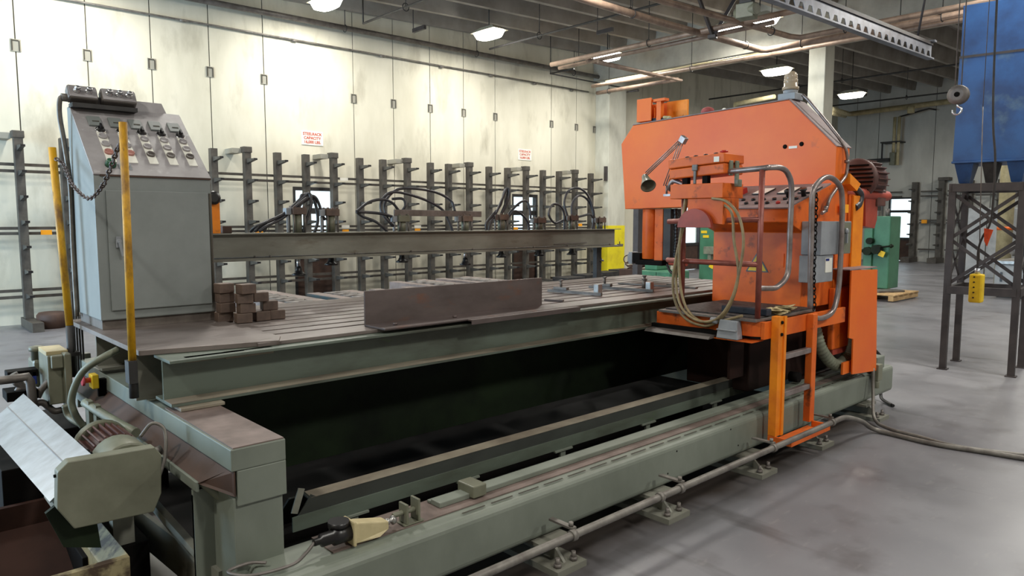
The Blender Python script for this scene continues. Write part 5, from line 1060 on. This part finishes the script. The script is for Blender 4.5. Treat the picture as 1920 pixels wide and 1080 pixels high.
wp = thing('cream_pipe', (20, 4.6, 0), 'thick cream vertical pipe behind the tower', 'pipe'); sub(wp, 'pipe_shaft', MB().cyl((20, 4.62, 0), (20, 4.62, rz(20)+.3), .16, 20), 'pipey'); sub(wp, 'orange_band', MB().cyl((20, 4.62, 1.42), (20, 4.62, 1.5), .165, 20), 'orange')
# heater with pipes on the far wall
ht = thing('wall_heater', (31, 11.2, 4.0), 'wall-mounted heater with cream flue pipes on the far wall', 'heater')
sub(ht, 'heater_body', MB().box(30.6, 31.1, 11.15, 11.95, 3.98, 4.12), 'blackp'); sub(ht, 'bracket_arm', MB().box(30.9, 31.499, 10.85, 11.6, 4.75, 4.80).box(30.9, 30.95, 11.5, 11.55, 4.12, 4.75), 'dark')
for yy, za in ((11.12, 4.3), (10.95, 3.85)): sub(ht, 'flue_pipe', MB().cyl((31.0, yy, za), (31.0, yy, 5.75), .06, 12), 'pipey')
sub(ht, 'control_block', MB().box(30.8, 31.1, 11.0, 11.2, 3.85, 4.35), 'olive', .02); sub(ht, 'flue_run', MB().tube([(31.0, 10.95, 5.75), (31.0, 9.9, 5.95), (31.2, 9.7, 5.9)], .03, 8, smooth=False), 'dark')

# ================================================================== DUST COLLECTOR ON ITS TOWER
L1_, L3_, L2_ = Vector((8.86, 2.55, 0)), Vector((8.95, 1.93, 0)), Vector((9.50, 2.60, 0)); L4_ = L2_+L3_-L1_
tw = thing('steel_tower', (9.2, 2.25, 0), 'dark cross-braced steel tower carrying the blue collector', 'tower')
HT = 2.045; w2 = .036
e1 = (L2_-L1_).normalized(); ang = math.atan2(e1.y, e1.x)
for Lq in (L1_, L2_, L3_, L4_):
    lg = sub(tw, 'tower_leg', MB().obox((Lq.x, Lq.y, HT/2), (.065, .065, HT), (0, 0, ang)), 'tower', .003); sub(lg, 'base_plate', MB().obox((Lq.x, Lq.y, .006), (.10, .10, .012), (0, 0, ang)), 'tower')
prs = [(L1_, L3_), (L1_, L2_), (L2_, L4_), (L3_, L4_)]
for a, b in prs:
    for z in (2.0, .89): sub(tw, 'cross_beam', MB().bar(a+Vector((0, 0, z)), b+Vector((0, 0, z)), .075, .05, up=(0, 0, 1)) if 0 else MB().prism([a+Vector((0, 0, z-.042)), b+Vector((0, 0, z-.042)), b+Vector((0, 0, z+.042)), a+Vector((0, 0, z+.042))], (b-a).cross(Vector((0, 0, 1))).normalized()*.04), 'tower')
    for z0, z1 in ((.95, 1.45), (1.45, 1.95)):
        for k, (p_, q_) in enumerate(((a, b), (b, a))): sub(tw, 'diagonal_brace', MB().bar(p_+Vector((.01*k, .01*k, z0)), q_+Vector((.01*k, .01*k, z1)), .01, .036), 'tower')
bc_ = thing('dust_collector', (9.2, 2.25, 2.05), 'large blue dust collector box with funnel hoppers on the steel tower', 'dust collector')
ex = .03
def fp(z, s=1.0, g=ex):
    c = (L1_+L4_)/2; return [Vector((c.x+(p_.x-c.x)*s*(1+g), c.y+(p_.y-c.y)*s*(1+g), z)) for p_ in (L1_, L3_, L4_, L2_)]
s_ = lambda z0, z1, g0, g1: MB().hexa(fp(z0, 1, g0), fp(z1, 1, g1))
sub(bc_, 'lower_housing', s_(2.285, 3.38, .05, .02), 'blue', .004); sub(bc_, 'upper_housing', s_(3.39, 3.92, .0, .0), 'blue', .004); sub(bc_, 'bottom_rim', s_(2.262, 2.284, .08, .08), 'blue', .003); sub(bc_, 'seam_flange', s_(3.37, 3.395, .03, .03), 'tower')
for i_, (p_, q_) in enumerate(((.0, .28), (.40, .62), (.75, 1.02))):
    a0 = L1_.lerp(L3_, p_); a1 = L1_.lerp(L3_, q_); d1 = (L2_-L1_)
    top = [a0, a1, a1+d1*.45, a0+d1*.45]; cen = (a0+a1+d1*.45)/2
    mb = MB(); mb.hexa([(cen*.45+(v*.55)+Vector((0, 0, 2.05))) for v in top], [(v+Vector((0, 0, 2.261))) for v in top]); sub(bc_, 'hopper', mb, 'blue' if i_ != 1 else 'dark')
# ================================================================== BOOM, HOOK, PENDANT
bo = thing('monorail_boom', (11, 4.2, 4.3), 'grey steel lattice boom with a toothed web hanging under the roof', 'crane boom')
tip = oz(1745, 112, 4.2); bdv = Vector((-math.cos(math.radians(-2.6)), -math.sin(math.radians(-2.6)), 0)); nb = Vector((bdv.y, -bdv.x, 0)); LB = 9.5
e_ = tip+bdv*LB; hB = .245
sub(bo, 'bottom_chord', MB().bar(tip+Vector((0, 0, .01)), e_+Vector((0, 0, .01)), .10, .02, up=(0, 0, 1)), 'boom')
sub(bo, 'top_chord', MB().bar(tip+Vector((0, 0, hB)), e_+Vector((0, 0, hB)), .05, .05), 'tower')
mb = MB(); pt = .22; k = 0
while (k+1)*pt < LB:
    a = tip+bdv*(k*pt); z0, z1 = .02, hB-.025
    def P_(u, z): return a+bdv*u+Vector((0, 0, z))-nb*.004
    mb.prism([P_(0, z0), P_(.022, z0), P_(.074, z1-.095), P_(.074, z1), P_(0, z1)], nb*.008)
    mb.prism([P_(.074, z1-.095), P_(.146, z1-.095), P_(.146, z1), P_(.074, z1)], nb*.008)
    mb.prism([P_(.146, z1), P_(.146, z1-.095), P_(.198, z0), P_(pt, z0), P_(pt, z1)], nb*.008)
    k += 1
sub(bo, 'toothed_web', mb, 'boom')
sub(bo, 'end_clamp', MB().obox(tip+Vector((-.03, 0, hB+.03)), (.1, .14, .03), (0, 0, 0)), 'boom')
for s0, top_ in ((.55, Vector((11.2, 3.6, 6.4))), (5.2, Vector((7.6, 4.7, 6.3)))):
    a = tip+bdv*s0+Vector((0, 0, hB+.03)); top_ = a+Vector((.25, -.2, rz(a.x)+.45-a.z-.0)); sub(bo, 'hanger_rod', MB().cyl(a, top_, .018, 8), 'tower')
# dark hanging trusses and trolley near the lamps
mb = MB(); a = oz(1336, 66, 4.9); up1 = oz(1303, -5, 5.6); up2 = oz(1378, -5, 5.6); hb_ = thing('roof_hanger', a, 'dark v-shaped steel hanger left of the boom', 'hanger')
sub(hb_, 'hanger_leg', MB().bar(a, a+Vector((-.9, .2, rz(a.x)+.4-a.z)), .05, .05), 'tower'); sub(hb_, 'hanger_leg', MB().bar(a+Vector((.04, 0, 0)), a+Vector((.55, -.7, rz(a.x)+.4-a.z)), .06, .06), 'tower'); sub(hb_, 'hanger_shoe', MB().obox(a-Vector((0, 0, .03)), (.14, .14, .06), (0, 0, .3)), 'tower', .005)
a = oz(1400, 22, 4.95); hs = thing('chain_hoist', a, 'dark electric chain hoist beside the ceiling lamps', 'hoist'); sub(hs, 'hoist_body', MB().obox(a, (.24, .28, .22), (0, 0, .2)).cyl(a+Vector((-.05, -.2, 0)), a+Vector((.05, .2, .02)), .09, 14), 'olive', .01); sub(hs, 'hoist_trolley', MB().obox(a+Vector((0, 0, .2)), (.16, .2, .16), (0, 0, .2)), 'dark', .01); sub(hs, 'suspension_rod', MB().cyl(a+Vector((0, 0, .28)), (a.x, a.y, rz(a.x)+.4), .03, 8), 'dark')
# hook block on its chain
XH = 7.3
hk = thing('crane_hook', ox(1797, 190, XH), 'round dark hook block with a steel hook hanging from a chain', 'crane hook')
c = ox(1797, 178, XH); bw = .078
sub(hk, 'hook_block', MB().lathe(c+Vector((-.03, 0, 0)), [(.05, -.012), (.085, .0), (.085, .06), (.05, .072)], 18, (1, 0, 0)).obox(c+Vector((0, 0, .03)), (.07, .12, .06), (0, 0, 0)), 'dull', .006)
sub(hk, 'sheave_hub', MB().lathe(c+Vector((-.043, 0, 0)), [(.022, 0), (.022, -.006)], 12, (1, 0, 0)), 'oil')
h0 = c+Vector((0, 0, -.085)); mb = MB(); mb.tube([h0+Vector((0, 0, .03)), h0+Vector((0, 0, -.01)), h0+Vector((0, -.025, -.03)), h0+Vector((0, -.03, -.06)), h0+Vector((0, 0, -.085)), h0+Vector((0, .035, -.07)), h0+Vector((0, .04, -.04))], lambda t: .012*(1-.4*t), 10); sub(hk, 'hook', mb, 'chrome')
zt = rz(XH)+.44
sub(hk, 'load_chain', MB().cyl(c+Vector((0, .03, .06)), Vector((c.x, c.y+.03, zt)), .005, 6).cyl(c+Vector((0, -.02, .06)), Vector((c.x, c.y-.02, zt)), .005, 6), 'dull')
pn_ = thing('pendant_controller', ox(1830, 540, XH), 'yellow hanging pendant controller with black buttons', 'pendant')
a = ox(1820, 513, XH); b = ox(1842, 568, XH); cy_ = (a.y+b.y)/2; cz_ = (a.z+b.z)/2; hw = abs(a.y-b.y)/2; hh = abs(a.z-b.z)/2
bd_ = sub(pn_, 'pendant_body', MB().box(XH-.045, XH+.045, cy_-hw, cy_+hw, cz_-hh, cz_+hh), 'yplas', .015)
for k in range(5): sub(bd_, 'button', MB().cyl((XH-.052, cy_+.01, cz_+hh*.8-k*hh*.36), (XH-.0445, cy_+.01, cz_+hh*.8-k*hh*.36), .007, 10), 'blackp')
p1 = ox(1833, 495, XH); sub(pn_, 'strain_relief', MB().cyl((XH, cy_, cz_+hh), (XH, cy_, cz_+hh+.05), .022, 10), 'sheet')
mb = MB(); mb.tube([Vector((XH, cy_, cz_+hh+.05)), ox(1834, 470, XH), ox(1842, 445, XH), ox(1856, 420, XH), ox(1862, 380, XH), ox(1866, 300, XH), ox(1864, 120, XH), Vector((ox(1862, 0, XH).x, ox(1862, 0, XH).y, zt))], .009, 8); sub(pn_, 'pendant_cable', mb, 'dark')
sub(pn_, 'control_chain', MB().cyl(ox(1836, 490, XH), ox(1843, 200, XH), .004, 6).cyl(ox(1843, 200, XH), Vector((XH, ox(1843, 200, XH).y, zt)), .003, 6), 'dull')
a = ox(1850, 432, XH-.02); sub(pn_, 'orange_strap', MB().prism([ox(1845, 428, XH-.02), ox(1862, 431, XH-.02), ox(1850, 462, XH-.02), ox(1845, 452, XH-.02)], (.012, 0, 0)), 'orcloth')

# ================================================================== PIPES UNDER THE ROOF
def pipe(pts, r, m, lab, name='roof_pipe', group=None, smooth=False):
    o = MB().tube(pts, r, 12, smooth=smooth).build(name, m); tag(o, lab, 'pipe', group); return o
def hang(o, xs, axis='x'):
    for q in xs: sub(o, 'pipe_hanger', MB().cyl((q[0], q[1], q[2]), (q[0], q[1], rz(q[0])+.44), .008, 6).torus((q[0], q[1], q[2]), .07, .009, (1, 0, 0) if axis == 'x' else (0, 1, 0), 12, 5), 'dark')
o = pipe([(-5.5, 13.42, 5.46), (15.6, 13.42, 5.62)], .055, 'dull', 'dark thick pipe running high along the rear wall', 'wall_pipe'); hang(o, [(7.7, 13.42, 5.55), (11.2, 13.42, 5.58), (14.6, 13.42, 5.6), (4.3, 13.42, 5.53)])
o = pipe([(-5.5, 13.55, 5.14), (15.35, 13.55, 5.20)], .018, 'duct_tube', 'thin conduit clipped along the upper rear wall', 'wall_conduit')
for x in (2.3, 4.5, 6.6, 8.6, 10.2, 11.7, 13.2, 14.6): sub(o, 'conduit_coupling', MB().cyl((x, 13.55, 5.162), (x+.1, 13.55, 5.163), .026, 8), 'duct_tube')
p0 = oz(681, 44, 5.5); p1 = oz(793, 0, 5.5)
o = pipe([p0, (p0.x, -3, 5.5)], .022, 'dark', 'thin dark sprinkler line crossing under the ribs, nearest the cabinet', group='sprinkler lines'); hang(o, [(p0.x, 11.2, 5.5), (p0.x, 8, 5.5)], 'y'); sub(o, 'riser', MB().cyl(p0, p0+Vector((0, 0, .5)), .015, 8), 'dark')
p0 = oz(918, 92, 5.5); o = pipe([p0, (p0.x, -3, 5.5)], .022, 'dark', 'thin dark sprinkler line crossing beside the middle lamp', group='sprinkler lines'); hang(o, [(p0.x, 11.0, 5.5), (p0.x, 8.6, 5.5)], 'y')
q1 = oz(1032, 138, 5.3); o = pipe([(q1.x, q1.y-.8, 5.3), (q1.x, q1.y, 5.3), (15.9, q1.y, 5.3)], .018, 'dark', 'thin dark line with a corner near the pilaster top'); sub(o, 'drop_rod', MB().cyl(q1, (q1.x, q1.y, rz(q1.x)+.4), .01, 6), 'dark')
for (px, py, lab) in [(775, 58, 'short dark channel bracket under the ribs near the first sprinkler line'), (1085, 112, 'dark channel bracket beside the narrow lamp'), (1120, 62, 'short dark channel bracket right of the middle lamp')]:
    a = oz(px, py, 5.6); o = MB().bar(a, a+Vector((0, -.42, 0)), .06, .08).build('channel_bracket', 'tower'); tag(o, lab, 'bracket', 'channel brackets under the roof'); sub(o, 'bracket_rod', MB().cyl(a, (a.x, a.y, rz(a.x)+.44), .01, 6), 'tower')
ZP = 5.0
o = pipe([(13.95, 12.2, ZP), (13.95, -3, ZP)], .045, 'pipe', 'long tan pipe passing left to right in front of the column', group='tan roof pipes'); hang(o, [(13.95, 9.3, ZP), (13.95, 5.0, ZP), (13.95, 2.5, ZP)], 'y')
o = pipe([(14.25, 12.0, ZP+.12), (14.25, 6.9, ZP+.12)], .035, 'pipey', 'cream pipe parallel to the long tan pipe by the pilaster', group='tan roof pipes')
o = pipe([(11.45, 11.2, ZP+.02), (11.45, 5.6, ZP+.02)], .05, 'pipe', 'tan pipe leading from the narrow lamp toward the hanger, upper of two', group='tan roof pipes'); hang(o, [(11.45, 8.6, ZP+.02)], 'y')
o = pipe([(11.7, 11.2, ZP-.02), (11.7, 6.2, ZP-.02)], .04, 'pipe', 'tan pipe leading from the narrow lamp toward the hanger, lower of two', group='tan roof pipes')
yk = 7.55; o = pipe([(3, 7.6, ZP), (10.3, yk, ZP), (13.45, 7.39, ZP), (13.55, 7.3, ZP), (13.55, 1.0, ZP)], .06, 'pipe', 'thick tan pipe that bends toward the column', group='tan roof pipes'); hang(o, [(9.6, 7.55, ZP), (12.9, 7.4, ZP)]); hang(o, [(13.55, 6.6, ZP), (13.55, 4.2, ZP), (13.55, 2.4, ZP)], 'y')
o = pipe([(3, 6.9, ZP), (9.3, 6.82, ZP), (12.9, 6.5, ZP), (13.1, 6.4, ZP), (13.1, 1.0, ZP)], .05, 'pipe', 'second tan pipe that bends right just above the column', group='tan roof pipes'); hang(o, [(12.3, 6.56, ZP)]); hang(o, [(13.1, 5.6, ZP)], 'y')
o = pipe([(11.6, 10.3, ZP), (14.6, 10.3, ZP)], .045, 'pipe', 'brown pipe running away to the pilaster, upper of two', group='tan roof pipes'); o = pipe([(11.6, 10.0, ZP-.08), (14.6, 10.0, ZP-.08)], .035, 'pipe', 'brown pipe running away to the pilaster, lower of two', group='tan roof pipes')
o = pipe([(14.6, 12.6, ZP-.04), (14.6, 10.1, ZP-.04)], .05, 'pipe', 'short tan pipe ending at the pilaster', group='tan roof pipes'); hang(o, [(14.6, 12.2, ZP-.04)], 'y')
o = pipe([(15.62, 13.06, 5.2), (15.62, 13.06, 2.0)], .02, 'dull', 'thin vertical conduit on the pilaster face') if 0 else None
o = pipe([(16.6, 13.45, 0), (16.6, 13.45, 5.3), (16.6, 12.8, 5.3)], .04, 'dull', 'vertical grey pipe just right of the pilaster', 'wall_pipe')
# cream pipes in the far bay
a = oz(1380, 196, 5.0); b = oz(1450, 180, 5.0)
o = pipe([oz(1379, 215, 5.0)-Vector((0, 0, .4)), oz(1379, 195, 5.0), oz(1452, 181, 5.0)], .06, 'pipey', 'cream pipe frame seen above the orange arm', group='cream far pipes')
a = ox(1593, 214, 30.5); b = ox(1790, 187, 30.5); o = pipe([ox(1558, 205, 24), a, (30.5, b.y-4, b.z+.05)], .10, 'pipey', 'cream pipe along the top of the far wall', group='cream far pipes'); sub(o, 'drop_stub', MB().cyl(ox(1708, 200, 30.4), ox(1708, 212, 30.4), .13, 12), 'pipey')
o = pipe([ox(1558, 212, 24), ox(1585, 218, 30.3)], .07, 'pipey', 'lower cream pipe meeting the far wall run', group='cream far pipes')
for (xx, z) in ((21, 5.6), (26, 5.7)): 
    o = pipe([(xx, 13.3, z), (xx, -4, z)], .025, 'dark', 'thin dark sprinkler line in the far bay, %s' % ('nearer' if xx < 25 else 'farther'), group='sprinkler lines'); hang(o, [(xx, 9.0, z), (xx, 6, z), (xx, 4, z)], 'y')
# small bracket on the pilaster
o = MB().box(15.62, 15.69, 13.12, 13.2, 2.75, 3.15).build('conduit_box', 'tower'); tag(o, 'small dark box on the pilaster beside the arm tip', 'box')
